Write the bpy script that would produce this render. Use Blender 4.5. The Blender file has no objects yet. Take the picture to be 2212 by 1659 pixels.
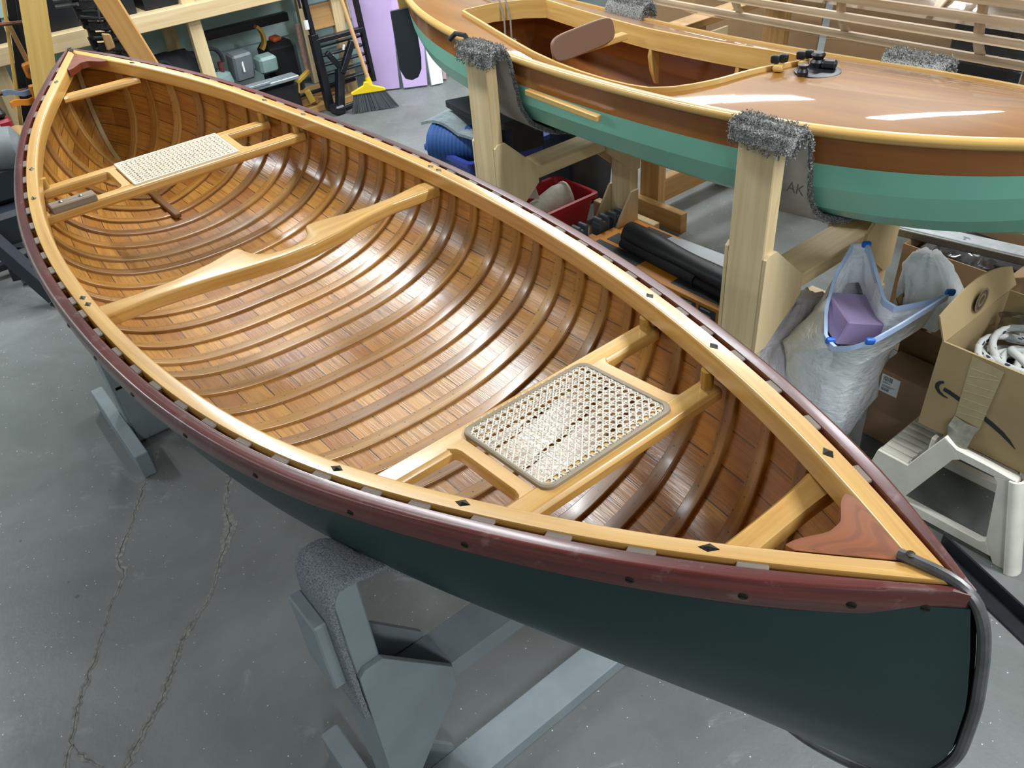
import bpy, bmesh, math, random
from mathutils import Vector, Matrix
import numpy as np
R = random.Random(7)
SC = bpy.context.scene
COL = SC.collection

# ------------------------------------------------------------ camera
CAM = np.array([1.6438, -0.5943, 1.7089]); YAW, PIT, ROL, FPX = 2.5172, 0.6553, -0.0973, 1752.34
_f = np.array([math.cos(YAW)*math.cos(PIT), math.sin(YAW)*math.cos(PIT), -math.sin(PIT)])
_r = np.cross(_f, [0, 0, 1]); _r /= np.linalg.norm(_r); _u = np.cross(_r, _f)
_r, _u = _r*math.cos(ROL)+_u*math.sin(ROL), -_r*math.sin(ROL)+_u*math.cos(ROL)
cd = bpy.data.cameras.new('camera'); cam = bpy.data.objects.new('camera', cd); COL.objects.link(cam)
cd.sensor_fit = 'HORIZONTAL'; cd.sensor_width = 36; cd.lens = FPX/2212*36; cd.clip_start = .02; cd.clip_end = 60
cam.matrix_world = Matrix(((_r[0], _u[0], -_f[0], CAM[0]), (_r[1], _u[1], -_f[1], CAM[1]), (_r[2], _u[2], -_f[2], CAM[2]), (0, 0, 0, 1)))
SC.camera = cam

# ------------------------------------------------------------ world, lamps, exposure
W = bpy.data.worlds.new('shop_ambient'); SC.world = W; W.use_nodes = True
W.node_tree.nodes['Background'].inputs[0].default_value = (.80, .90, 1, 1)
W.node_tree.nodes['Background'].inputs[1].default_value = .30
SC.view_settings.view_transform = 'Standard'; SC.view_settings.look = 'None'
SC.view_settings.exposure = 0.2; SC.view_settings.gamma = 1; SC.view_settings.use_curve_mapping = False
CEIL = 2.75
LIGHTS = [(-2.45, .5, 36), (-1.1, .55, 40), (-2.4, 2.6, 40), (-1.75, 3.4, 56), (-.72, 3.9, 64), (1.9, 1.35, 66), (3.3, .7, 26), (3.4, -1.3, 46), (-2.9, -2.0, 46), (-.9, -2.4, 12)]
for i, (x, y, pw) in enumerate(LIGHTS):
    ld = bpy.data.lights.new('tube_light', 'AREA'); ld.shape = 'RECTANGLE'; ld.size = 1.25; ld.size_y = .16
    ld.energy = pw; ld.color = (.93, .97, 1)
    lo = bpy.data.objects.new('tube_light', ld); lo.location = (x, y, CEIL-.09); lo.rotation_euler = (0, 0, 1.45 if y > 3 else 0); COL.objects.link(lo)

# ------------------------------------------------------------ helpers
def C(h):
    h = h.lstrip('#'); v = [int(h[i:i+2], 16)/255 for i in (0, 2, 4)]
    return tuple(c/12.92 if c <= .04045 else ((c+.055)/1.055)**2.4 for c in v)+(1,)

class MB:
    """collects faces with uv, linked later as ONE mesh object"""
    def __init__(s): s.v = []; s.f = []; s.uv = []
    def add(s, verts, faces, uvs=None):
        o = len(s.v); s.v += [tuple(map(float, q)) for q in verts]
        for i, f in enumerate(faces):
            s.f.append([o+k for k in f]); s.uv.append(uvs[i] if uvs else [(0, 0)]*len(f))
        return s
    def bm(s, b, M=None):
        b.verts.index_update(); vs = [(M @ v.co if M else v.co) for v in b.verts]
        co = [v.co for v in b.verts]
        ext = [max(c[a] for c in co)-min(c[a] for c in co) for a in range(3)]; L = ext.index(max(ext)); o = [a for a in range(3) if a != L]
        fs, us = [], []
        for f in b.faces:
            n = f.normal; k = o[0] if abs(n[o[0]]) < abs(n[o[1]]) else o[1]
            if abs(n[L]) > .8: us.append([(v.co[o[0]]*.3, v.co[o[1]]) for v in f.verts])
            else: us.append([(v.co[L], v.co[k]+(.37 if k == o[0] else 0)+(.19 if n[o[0]]+n[o[1]] > 0 else 0)) for v in f.verts])
            fs.append([v.index for v in f.verts])
        s.add(vs, fs, us); b.free(); return s
    def box(s, c, d, rot=(0, 0, 0), bev=.002, seg=1):
        b = bmesh.new(); bmesh.ops.create_cube(b, size=1); bmesh.ops.scale(b, vec=d, verts=b.verts)
        if bev: bmesh.ops.bevel(b, geom=b.edges[:], offset=min(bev, min(d)*.45), segments=seg, affect='EDGES', profile=.5)
        b.normal_update()
        M = Matrix.Translation(c) @ (rot if isinstance(rot, Matrix) else Matrix.Rotation(rot[2], 4, 'Z') @ Matrix.Rotation(rot[1], 4, 'Y') @ Matrix.Rotation(rot[0], 4, 'X'))
        return s.bm(b, M)
    def bar(s, a, c, w, h, up=(0, 0, 1), bev=.002):
        """box from point a to point c, w across, h along up"""
        a, c = Vector(a), Vector(c); d = c-a; x = d.normalized(); y = Vector(up).cross(x).normalized(); z = x.cross(y)
        M = Matrix(((x[0], y[0], z[0], 0), (x[1], y[1], z[1], 0), (x[2], y[2], z[2], 0), (0, 0, 0, 1)))
        return s.box((a+c)/2, (d.length, w, h), M, bev)
    def prism(s, poly, th, O, ex, ey, bev=.001):
        """2d polygon in the frame (O, ex, ey) thickened by th along ex x ey"""
        O, ex, ey = Vector(O), Vector(ex).normalized(), Vector(ey).normalized(); n = ex.cross(ey)
        b = bmesh.new(); vs = [b.verts.new((p[0], p[1], 0)) for p in poly]; f = b.faces.new(vs)
        b.normal_update()
        if f.normal.z < 0: f.normal_flip()
        r = bmesh.ops.extrude_face_region(b, geom=[f]); bmesh.ops.translate(b, vec=(0, 0, th), verts=[e for e in r['geom'] if isinstance(e, bmesh.types.BMVert)])
        bmesh.ops.recalc_face_normals(b, faces=b.faces)
        if bev: bmesh.ops.bevel(b, geom=[e for e in b.edges if e.calc_face_angle(0) > .6], offset=bev, segments=1, affect='EDGES')
        b.normal_update()
        M = Matrix(((ex[0], ey[0], n[0], O[0]), (ex[1], ey[1], n[1], O[1]), (ex[2], ey[2], n[2], O[2]), (0, 0, 0, 1)))
        return s.bm(b, M)
    def rings(s, rings, closed=True, caps=True, us=None):
        """skin a list of rings with the same number of points"""
        n = len(rings[0]); vs = [p for r in rings for p in r]; fs, uv = [], []
        if us is None:
            us = [0]
            for a, b in zip(rings, rings[1:]): us.append(us[-1]+(Vector(a[0])-Vector(b[0])).length)
        vv = [0]
        m0 = rings[len(rings)//2]
        for k in range(n): vv.append(vv[-1]+(Vector(m0[k])-Vector(m0[(k+1) % n])).length)
        for i in range(len(rings)-1):
            for k in range(n if closed else n-1):
                k2 = (k+1) % n
                fs.append([i*n+k, i*n+k2, (i+1)*n+k2, (i+1)*n+k]); uv.append([(us[i], vv[k]), (us[i], vv[k+1]), (us[i+1], vv[k+1]), (us[i+1], vv[k])])
        if caps and closed:
            fs.append(list(range(n))[::-1]); uv.append([(0, 0)]*n)
            o = (len(rings)-1)*n; fs.append([o+k for k in range(n)]); uv.append([(0, 0)]*n)
        return s.add(vs, fs, uv)
    def tube(s, path, r, n=8, caps=True):
        P = [Vector(p) for p in path]; rr = r if isinstance(r, (list, tuple)) else [r]*len(P)
        t = (P[1]-P[0]).normalized(); a = Vector((0, 0, 1)) if abs(t.z) < .9 else Vector((1, 0, 0)); x = a.cross(t).normalized()
        rings = []
        for i, p in enumerate(P):
            t = (P[min(i+1, len(P)-1)]-P[max(i-1, 0)]).normalized(); x = (x-t*x.dot(t)).normalized(); y = t.cross(x)
            rings.append([p+(x*math.cos(k*2*math.pi/n)+y*math.sin(k*2*math.pi/n))*rr[i] for k in range(n)])
        return s.rings(rings, caps=caps)
    def lathe(s, prof, O, axis=(0, 0, 1), n=24):
        """profile of (radius, height) spun about axis through O"""
        O, z = Vector(O), Vector(axis).normalized(); x = (Vector((1, 0, 0)) if abs(z.x) < .9 else Vector((0, 1, 0))).cross(z).normalized(); y = z.cross(x)
        return s.rings([[O+z*h+(x*math.cos(k*2*math.pi/n)+y*math.sin(k*2*math.pi/n))*max(r, 1e-4) for k in range(n)] for r, h in prof])
    def grid(s, P, uvf=None, flip=False):
        """P[i][j] sheet"""
        m, n = len(P), len(P[0]); vs = [q for r in P for q in r]; fs, uv = [], []
        for i in range(m-1):
            for j in range(n-1):
                q = [(i, j), (i+1, j), (i+1, j+1), (i, j+1)]
                if flip: q = q[::-1]
                fs.append([a*n+b for a, b in q])
                uv.append([uvf(a, b) if uvf else (Vector(P[a][b])[0], Vector(P[a][b])[1]) for a, b in q])
        return s.add(vs, fs, uv)
    def slab(s, P, th, uvf=None):
        """sheet thickened along its own normals"""
        A = np.array([[tuple(q) for q in r] for r in P], float)
        du = np.gradient(A, axis=0); dv = np.gradient(A, axis=1); n = np.cross(du, dv); n /= np.linalg.norm(n, axis=2)[..., None]+1e-12
        B = A+n*th; m, k = A.shape[:2]
        s.grid(B.tolist(), uvf); s.grid(A.tolist(), uvf, True)
        rim = [(0, j) for j in range(k)]+[(i, k-1) for i in range(1, m)]+[(m-1, j) for j in range(k-2, -1, -1)]+[(i, 0) for i in range(m-2, 0, -1)]
        ra = [A[a, b] for a, b in rim]; rb = [B[a, b] for a, b in rim]; q = len(rim)
        s.add(ra+rb, [[i, (i+1) % q, q+(i+1) % q, q+i] for i in range(q)]); return s
    def build(s, name, mat, parent=None, loc=None, ang=35, **props):
        me = bpy.data.meshes.new(name)
        o0 = Vector(parent['_o']) if parent is not None else Vector(loc if loc else (0, 0, 0))
        me.from_pydata([tuple(Vector(v)-o0) for v in s.v], [], s.f)
        ul = me.uv_layers.new(name='UVMap'); k = 0; flat = [c for f in s.uv for q in f for c in q]
        ul.data.foreach_set('uv', flat)
        me.validate(); b = bmesh.new(); b.from_mesh(me); bmesh.ops.remove_doubles(b, verts=b.verts, dist=1e-6)
        if props.pop('fixn', True): bmesh.ops.recalc_face_normals(b, faces=b.faces)
        b.to_mesh(me); b.free()
        me.polygons.foreach_set('use_smooth', [True]*len(me.polygons)); me.set_sharp_from_angle(angle=math.radians(ang))
        me.materials.append(mat)
        o = bpy.data.objects.new(name, me); COL.objects.link(o)
        if parent is not None: o.parent = parent
        else: o.location = o0
        if ang <= 50:
            w = o.modifiers.new('even_shading', 'WEIGHTED_NORMAL'); w.keep_sharp = True; w.weight = 100; w.mode = 'FACE_AREA'
        o['_o'] = tuple(o0)
        for a, b in props.items(): o[a] = b
        return o

def thing(name, loc, label, cat, group=None):
    o = bpy.data.objects.new(name, None); o.empty_display_size = .05; COL.objects.link(o); o.location = loc; o['_o'] = tuple(loc)
    o['label'] = label; o['category'] = cat
    if group: o['group'] = group
    return o
def letters(txt, size, O, ex, ey, mat, parent, name='lettering', depth=.0004):
    """raised or printed lettering as a mesh in the frame (O, ex, ey)"""
    cu = bpy.data.curves.new('t', 'FONT'); cu.body = txt; cu.size = size; cu.extrude = depth; cu.align_x = 'LEFT'
    o = bpy.data.objects.new('t', cu); COL.objects.link(o)
    dg = bpy.context.evaluated_depsgraph_get(); me = bpy.data.meshes.new_from_object(o.evaluated_get(dg)); bpy.data.objects.remove(o); bpy.data.curves.remove(cu)
    O, ex, ey = Vector(O), Vector(ex).normalized(), Vector(ey).normalized(); n = ex.cross(ey); po = Vector(parent['_o'])
    me.transform(Matrix(((ex[0], ey[0], n[0], O[0]-po[0]), (ex[1], ey[1], n[1], O[1]-po[1]), (ex[2], ey[2], n[2], O[2]-po[2]), (0, 0, 0, 1))))
    me.materials.clear(); me.materials.append(mat)
    t = bpy.data.objects.new(name, me); COL.objects.link(t); t.parent = parent; t['_o'] = tuple(po); return t

# ------------------------------------------------------------ materials
def newmat(name):
    m = bpy.data.materials.new(name); m.use_nodes = True; nt = m.node_tree; return m, nt, nt.nodes['Principled BSDF']
class N:
    def __init__(s, nt): s.nt = nt
    def __call__(s, typ, ins=None, **kw):
        n = s.nt.nodes.new(typ)
        for k, v in kw.items(): setattr(n, k, v)
        for k, v in (ins or {}).items():
            if hasattr(v, 'links') or hasattr(v, 'is_linked'): s.nt.links.new(v, n.inputs[k])
            else: n.inputs[k].default_value = v
        return n
    def math(s, op, a, b=0., c=0.):
        n = s('ShaderNodeMath', {0: a, 1: b, 2: c}, operation=op); return n.outputs[0]
    def ramp(s, fac, stops):
        n = s('ShaderNodeValToRGB', {0: fac}); e = n.color_ramp.elements
        while len(e) < len(stops): e.new(.5)
        for el, (p, c) in zip(e, stops): el.position = p; el.color = c
        return n.outputs[0]
    def mix(s, f, a, b, mode='MIX'):
        n = s('ShaderNodeMix', data_type='RGBA', blend_type=mode)
        for i, v in ((0, f), (6, a), (7, b)):
            if hasattr(v, 'is_linked'): s.nt.links.new(v, n.inputs[i])
            else: n.inputs[i].default_value = v
        return n.outputs[2]
    def bump(s, h, st, d=.002): return s('ShaderNodeBump', {'Height': h, 'Strength': st, 'Distance': d}).outputs[0]
def link(nt, a, b): nt.links.new(a, b)
def coat(b, w, r=.1):
    b.inputs['Coat Weight'].default_value = w; b.inputs['Coat Roughness'].default_value = r

def wood(name, lo, hi, rough=.4, ct=0., ctr=.12, freq=70., stretch=2.5, dirt=0., bump=.15, cont=1., dirtcol='#3a2614'):
    """wood grain along the first uv axis (metres)"""
    m, nt, b = newmat(name); n = N(nt)
    uv = n('ShaderNodeTexCoord').outputs['UV']; rnd = n('ShaderNodeObjectInfo').outputs['Random']
    off = n('ShaderNodeCombineXYZ', {0: n.math('MULTIPLY', rnd, 9.), 1: n.math('MULTIPLY', rnd, 23.)}).outputs[0]
    p = n('ShaderNodeVectorMath', {0: uv, 1: off}, operation='ADD').outputs[0]
    q = n('ShaderNodeMapping', {'Vector': p, 'Scale': (stretch, freq, 1)}).outputs[0]
    g = n('ShaderNodeTexNoise', {'Vector': q, 'Scale': 1., 'Detail': 5., 'Roughness': .6, 'Distortion': .4}).outputs[0]
    q2 = n('ShaderNodeMapping', {'Vector': p, 'Scale': (stretch*.6, freq*.25, 1)}).outputs[0]
    g2 = n('ShaderNodeTexNoise', {'Vector': q2, 'Scale': 1., 'Detail': 3., 'Distortion': .8}).outputs[0]
    f = n.math('ADD', n.math('MULTIPLY', g, .6), n.math('MULTIPLY', g2, .4))
    c = n.ramp(f, [(.5-.16*cont, C(lo)), (.5+.16*cont, C(hi))])
    if dirt:
        d = n('ShaderNodeTexNoise', {'Vector': p, 'Scale': 22., 'Detail': 6., 'Roughness': .7}).outputs[0]
        c = n.mix(n.math('MULTIPLY', n('ShaderNodeMapRange', {0: d, 1: .58, 2: .72}).outputs[0], dirt), c, C(dirtcol))
    link(nt, c, b.inputs['Base Color']); b.inputs['Roughness'].default_value = rough
    if bump: link(nt, n.bump(g, bump, .001), b.inputs['Normal'])
    if ct: coat(b, ct, ctr)
    return m
def plain(name, col, rough=.5, metal=0., var=.0, scale=8., ct=0., bump=0., bscale=60., spec=None, col2=None):
    m, nt, b = newmat(name); n = N(nt); c = C(col)
    b.inputs['Roughness'].default_value = rough; b.inputs['Metallic'].default_value = metal
    if spec is not None: b.inputs['Specular IOR Level'].default_value = spec
    if var or col2:
        o = n('ShaderNodeTexCoord').outputs['Object']
        t = n('ShaderNodeTexNoise', {'Vector': o, 'Scale': scale, 'Detail': 5., 'Roughness': .6}).outputs[0]
        c2 = C(col2) if col2 else tuple(v*(1-var) for v in c[:3])+(1,)
        link(nt, n.ramp(t, [(.38, c), (.64, c2)]), b.inputs['Base Color'])
    else: b.inputs['Base Color'].default_value = c
    if bump:
        o = n('ShaderNodeTexCoord').outputs['Object']
        t = n('ShaderNodeTexNoise', {'Vector': o, 'Scale': bscale, 'Detail': 4.}).outputs[0]; link(nt, n.bump(t, bump, .004), b.inputs['Normal'])
    if ct: coat(b, ct)
    return m
# ------------------------------------------------------------ shared materials
M = {}
M['ash'] = wood('varnished_ash', '#b1813c', '#dab068', .32, .4, .14, 70, 2.2, dirt=.10)
M['ashold'] = wood('worn_varnished_ash', '#8f6a2c', '#c89b4a', .35, .3, .18, 60, 2.2, dirt=.4)
M['mahog'] = wood('dark_mahogany', '#3d1818', '#6a302a', .36, .4, .18, 110, 3.5, dirt=.4, bump=.5, dirtcol='#94807f')
M['deckmahog'] = wood('varnished_mahogany', '#5f2c0c', '#95511c', .42, .25, .25, 34, 5, dirt=.05)
M['ribw'] = wood('cedar_rib', '#6e4119', '#a26a2b', .33, .35, .16, 80, 2.4, dirt=.25)
M['ribgrey'] = wood('grey_rib_end', '#655b52', '#85796d', .85, 0, .2, 60, 3)
M['pine'] = wood('construction_pine', '#c6aa7b', '#e3cea4', .6, 0, .2, 45, 1.6, bump=.1)
M['pine2'] = wood('aged_pine', '#94703f', '#bb935c', .6, 0, .2, 45, 1.6, bump=.1)
M['ply'] = wood('birch_plywood', '#c2aa80', '#d9c49b', .6, 0, .2, 18, 2.5, bump=.08)
M['brass'] = plain('brass_bolt', '#8f8f86', .35, .9, var=.3, scale=300)
M['darkbolt'] = plain('dark_bolt_head', '#3b3a33', .4, .8, var=.4, scale=300)
M['hullgreen'] = plain('dark_green_canvas_enamel', '#183230', .38, 0, var=.25, scale=3, bump=.04, bscale=300)
M['steel'] = plain('grey_steel', '#6c6b6b', .4, .6, var=.3, scale=40)
M['greypaint'] = plain('blue_grey_paint', '#868f93', .55, 0, var=.12, scale=12, bump=.05, bscale=90)
M['black'] = plain('black_plastic', '#17191c', .45, 0, var=.3, scale=20)
M['blackrub'] = plain('black_rubber', '#1b1c1f', .7, 0, var=.3, scale=30)

def planking(name, w):
    """narrow cedar planks: uv u along the boat, v across the planks"""
    m, nt, b = newmat(name); n = N(nt)
    uv = n('ShaderNodeTexCoord').outputs['UV']; sx = n('ShaderNodeSeparateXYZ', {0: uv}); u, v = sx.outputs[0], sx.outputs[1]
    r = n.math('DIVIDE', v, w); row = n.math('FLOOR', r); fr = n.math('FRACT', r)
    ro = n('ShaderNodeTexWhiteNoise', {'W': row}, noise_dimensions='1D').outputs[0]
    ul = n.math('DIVIDE', n.math('FLOOR', n.math('ADD', u, n.math('FLOOR', n.math('MULTIPLY', ro, 11.)))), 6.); seg = n.math('FLOOR', ul)
    idv = n('ShaderNodeCombineXYZ', {0: row, 1: seg}).outputs[0]
    rc = n('ShaderNodeTexWhiteNoise', {'Vector': idv}, noise_dimensions='2D').outputs[0]
    bay = n.math('FLOOR', u)
    rb = n('ShaderNodeTexWhiteNoise', {'Vector': n('ShaderNodeCombineXYZ', {0: row, 1: bay}).outputs[0]}, noise_dimensions='2D').outputs[0]
    p = n('ShaderNodeCombineXYZ', {0: n.math('ADD', n.math('MULTIPLY', u, .28), n.math('MULTIPLY', rc, 30.)), 1: n.math('MULTIPLY', v, 95.), 2: n.math('MULTIPLY', rc, 7.)}).outputs[0]
    g = n('ShaderNodeTexNoise', {'Vector': p, 'Scale': 1., 'Detail': 4., 'Roughness': .55, 'Distortion': .6}).outputs[0]
    wv = n.math('PINGPONG', n.math('MULTIPLY', g, 9.), 1.)
    c = n.ramp(n.math('ADD', n.math('MULTIPLY', rc, .62), n.math('MULTIPLY', rb, .38)), [(.05, C('#935d25')), (.4, C('#ac752d')), (.7, C('#bf8b40')), (.95, C('#a3692d'))])
    c = n.mix(n.math('MULTIPLY', n.math('POWER', wv, 2.), .5), c, C('#6b3d18'))
    uvm = n('ShaderNodeCombineXYZ', {0: n.math('MULTIPLY', u, .087), 1: v}).outputs[0]
    st = n('ShaderNodeTexNoise', {'Vector': uvm, 'Scale': 9., 'Detail': 5., 'Roughness': .65}).outputs[0]
    c = n.mix(n.math('MULTIPLY', n('ShaderNodeMapRange', {0: st, 1: .55, 2: .75}).outputs[0], .4), c, C('#53300f'))
    e = n.math('MULTIPLY', n.math('MINIMUM', fr, n.math('SUBTRACT', 1., fr)), w)
    sw = n.math('MULTIPLY_ADD', n('ShaderNodeTexNoise', {'Vector': n('ShaderNodeCombineXYZ', {0: u, 1: v}).outputs[0], 'Scale': 2.5}).outputs[0], .0018, .0003)
    seam = n.math('LESS_THAN', e, sw)
    c = n.mix(n.math('MULTIPLY', seam, .85), c, C('#1f1108'))
    link(nt, c, b.inputs['Base Color'])
    b.inputs['Roughness'].default_value = .33; coat(b, .6, .2)
    h = n.math('SUBTRACT', n.math('ADD', n.math('MULTIPLY', wv, .35), n.math('MULTIPLY', n('ShaderNodeTexNoise', {'Vector': uvm, 'Scale': 14.}).outputs[0], 1.2)), n.math('MULTIPLY', seam, 1.5))
    bp = n.bump(h, .35, .0012); link(nt, bp, b.inputs['Normal']); link(nt, n.bump(h, .2, .0012), b.inputs['Coat Normal'])
    return m
M['plank'] = planking('cedar_planking', .062)

def ribmat(name, lo, hi):
    m = wood(name, lo, hi, .34, .4, .18, 80, 2.4, dirt=.3); nt = m.node_tree; n = N(nt); b = nt.nodes['Principled BSDF']
    src = b.inputs['Base Color'].links[0].from_socket
    uv = n('ShaderNodeTexCoord').outputs['UV']; sx = n('ShaderNodeSeparateXYZ', {0: uv})
    # clench nails in staggered pairs
    u = n.math('DIVIDE', sx.outputs[0], .031); fu = n.math('SUBTRACT', n.math('FRACT', u), .5); par = n.math('MODULO', n.math('FLOOR', u), 2.)
    jit = n('ShaderNodeTexWhiteNoise', {'W': n.math('FLOOR', u)}, noise_dimensions='1D').outputs[0]
    v0 = n.math('ADD', n.math('MULTIPLY_ADD', par, .010, .012), n.math('MULTIPLY', jit, .004))
    d = n.math('SQRT', n.math('ADD', n.math('POWER', n.math('MULTIPLY', fu, .031), 2.), n.math('POWER', n.math('SUBTRACT', sx.outputs[1], v0), 2.)))
    nail = n.math('LESS_THAN', d, .0017)
    link(nt, n.mix(n.math('MULTIPLY', nail, .85), src, C('#20140c')), b.inputs['Base Color']); return m
RIBM = [ribmat('cedar_rib_a', '#7a4f1e', '#b3823a'), ribmat('cedar_rib_b', '#82592a', '#ba8f50'), ribmat('cedar_rib_c', '#6d4823', '#a17744')]

# ------------------------------------------------------------ canoe geometry
S = .62; HL = 2.42*S; KU = np.array([-1, -.85, -.7, -.5, -.25, 0, .25, .5, .7, .85, 1.])
KY = np.array([0, .2040, .392, .5702, .6855, .7155, .6855, .5702, .392, .2040, 0])*S
KY = np.array([.0001, .1928, .3971, .5793, .6908, .7155, .6803, .5612, .3868, .2151, .0001])*S
KZ = np.array([.2325, .1907, .1269, .0502, .0052, 0, .0084, .047, .1159, .178, .2479])*S+.9
def nspl(k, v, x):
    n = len(k); A = np.zeros((n, n)); r = np.zeros(n); A[0, 0] = A[-1, -1] = 1; h = np.diff(k)
    for i in range(1, n-1): A[i, i-1] = h[i-1]; A[i, i] = 2*(h[i-1]+h[i]); A[i, i+1] = h[i]; r[i] = 6*((v[i+1]-v[i])/h[i]-(v[i]-v[i-1])/h[i-1])
    m = np.linalg.solve(A, r); x = np.asarray(x, float); j = np.clip(np.searchsorted(k, x)-1, 0, n-2); a = (k[j+1]-x)/h[j]; b = (x-k[j])/h[j]
    return a*v[j]+b*v[j+1]+((a**3-a)*m[j]+(b**3-b)*m[j+1])*h[j]**2/6
def gy(x): return np.maximum(nspl(KU, KY, np.clip(np.asarray(x)/HL, -1, 1)), 0)
def gz(x): return nspl(KU, KZ, np.clip(np.asarray(x)/HL, -1, 1))
ZK0, ZK2, NM, NE, XB = .629, .026, 2.65, 1.72, 1.358
STZ = np.array([ZK0+ZK2]+[.9+S*q for q in (-.30, -.208, -.1, .04, .166, .239)]); STX = np.array([XB]+[S*q for q in (2.43, 2.482, 2.506, 2.497, 2.470, 2.449)])
def hull(s, T, off, zo, xo):
    """point on the hull: s -1..1 end to end, T 0 keel .. 1 sheer"""
    s = np.asarray(s, float); T = np.asarray(T, float); x0 = s*HL; a = np.abs(s)
    zk = ZK0+ZK2*a**2.5; zg1 = np.where(s > 0, KZ[-1], KZ[0]); ze = ZK0+ZK2+(zg1-ZK0-ZK2)*T
    xe = np.interp(ze, STZ, STX)-xo
    n = NM+(NE-NM)*a**1.5; F = (1-np.clip(1-T, 0, 1)**n)**(1/n)
    y = (gy(x0)+off*(1-(1.0 if off < .01 else .65)*a**14))*F
    return np.stack([xe*s, y, zk+zo+(gz(x0)-zk-zo)*T], -1)
IN = (.008, .012, .018); OUT = (.0165, 0., 0.)
TT = np.linspace(0, 1, 30)**2.2; SS = np.sin(np.linspace(-1, 1, 131)*math.pi/2)
def halves(prm, top=1.0):
    out = []
    for sd in (1, -1):
        P = hull(SS[:, None], TT[None, :]*top, *prm); P[..., 1] *= sd; out.append(P)
    return out
RX = [-.0450+.0869*k for k in range(-15, 0)]+[-.045, .025, .120, .2175, .3026, .380, .470, .555, .645, .730, .813, .900, .975, 1.063, 1.155, 1.243, 1.345]
def rcoord(x): return float(np.interp(x, [RX[0]-1]+RX+[RX[-1]+1], [-11.5]+list(range(len(RX)))+[len(RX)+10.5]))
canoe = thing('canoe', (0, 0, 0), 'wood and canvas canoe with dark green hull, cane seats and ribbed cedar interior', 'canoe')
mb = MB()
for sd, P in zip((1, -1), halves(IN)):
    g = np.concatenate([np.zeros((len(SS), 1)), np.cumsum(np.linalg.norm(np.diff(P, axis=1), axis=2), 1)], 1)*sd
    mb.grid(P.tolist(), lambda a, b: (rcoord(P[a, b, 0]), g[a, b]))
mb.build('planking', M['plank'], canoe, ang=80)
mb = MB()
for sd, P in zip((1, -1), halves(OUT, .992)):
    mb.grid(P.tolist())
# close the top edge between skin and planking
for sd in (1, -1):
    a = hull(SS, np.full(131, .992), *OUT); b = hull(SS, np.full(131, .992), *IN); a[:, 1] *= sd; b[:, 1] *= sd
    mb.grid([a.tolist(), b.tolist()])
mb.build('hull_skin', M['hullgreen'], canoe, ang=60)

def rib(xk, mat, w0=.0315, w1=.028, th=.008):
    Ti = np.linspace(0, 1, 34)**2.0; half = []
    for sd in (1, -1):
        s = np.full(len(Ti), xk/HL)
        for _ in range(12):
            P = hull(s, Ti, *IN); s = np.clip(s*np.where(abs(P[:, 0]) > 1e-6, xk/np.where(P[:, 0] == 0, 1, P[:, 0]), 1), -.995, .995)
        P = hull(s, Ti, *IN); e = 1e-3
        ds = hull(np.clip(s+e, -1, 1), Ti, *IN)-hull(np.clip(s-e, -1, 1), Ti, *IN)
        dT = hull(s, np.minimum(Ti+1e-3, 1), *IN)-hull(s, np.maximum(Ti-1e-3, 0), *IN)
        for A in (P, ds, dT): A[:, 1] *= sd
        tx = ds/np.linalg.norm(ds, axis=1)[:, None]
        n = np.cross(ds, dT); n /= np.linalg.norm(n, axis=1)[:, None]+1e-12
        n *= np.sign(n[:, 1]*-sd*1.0+n[:, 2]*.8)[:, None]
        n[0] = (0, 0, 1)
        half.append((P, tx, n))
    (Pa, ta, na), (Pb, tb, nb) = half
    P = np.concatenate([Pb[::-1], Pa[1:]]); t = np.concatenate([tb[::-1], ta[1:]]); n = np.concatenate([nb[::-1], na[1:]])
    T = np.concatenate([Ti[::-1], Ti[1:]])
    P[0, 2] += .005; P[-1, 2] += .005
    rings = []
    for p, tt, nn, q in zip(P, t, n, T):
        w = w0+(w1-w0)*q
        rings.append([p+tt*a*w+nn*b*th for a, b in ((-.5, -.3), (-.5, .62), (-.47, .86), (-.40, 1), (.40, 1), (.47, .86), (.5, .62), (.5, -.3))])
    g = np.concatenate([[0], np.cumsum(np.linalg.norm(np.diff(P, axis=0), axis=1))])
    m = MB(); k = len(rings[0])
    m.rings(rings, us=list(g)); acr = [0, .003, .006, .009, .036, .04, .042, .045, .055]
    return m.build('rib', mat, canoe, ang=40)
for xk in RX: rib(xk, R.choice(RIBM))
# grey weathered rib ends show between the gunwales
for sd in (1, -1):
    for xk in RX:
        y = float(gy(xk))*sd; dy = float(gy(xk+.01)-gy(xk-.01))/.02*sd
        ax = Vector((1, dy, float(gz(xk+.01)-gz(xk-.01))/.02)).normalized()
        c = Vector((xk, y+.0043*sd, float(gz(xk))+.0098))
        MB().bar(c-ax*.0165, c+ax*.0165, .0105, .004, bev=.0012).build('rib_end', M['ribgrey'], canoe, label='greyed rib end between the gunwales')

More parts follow.
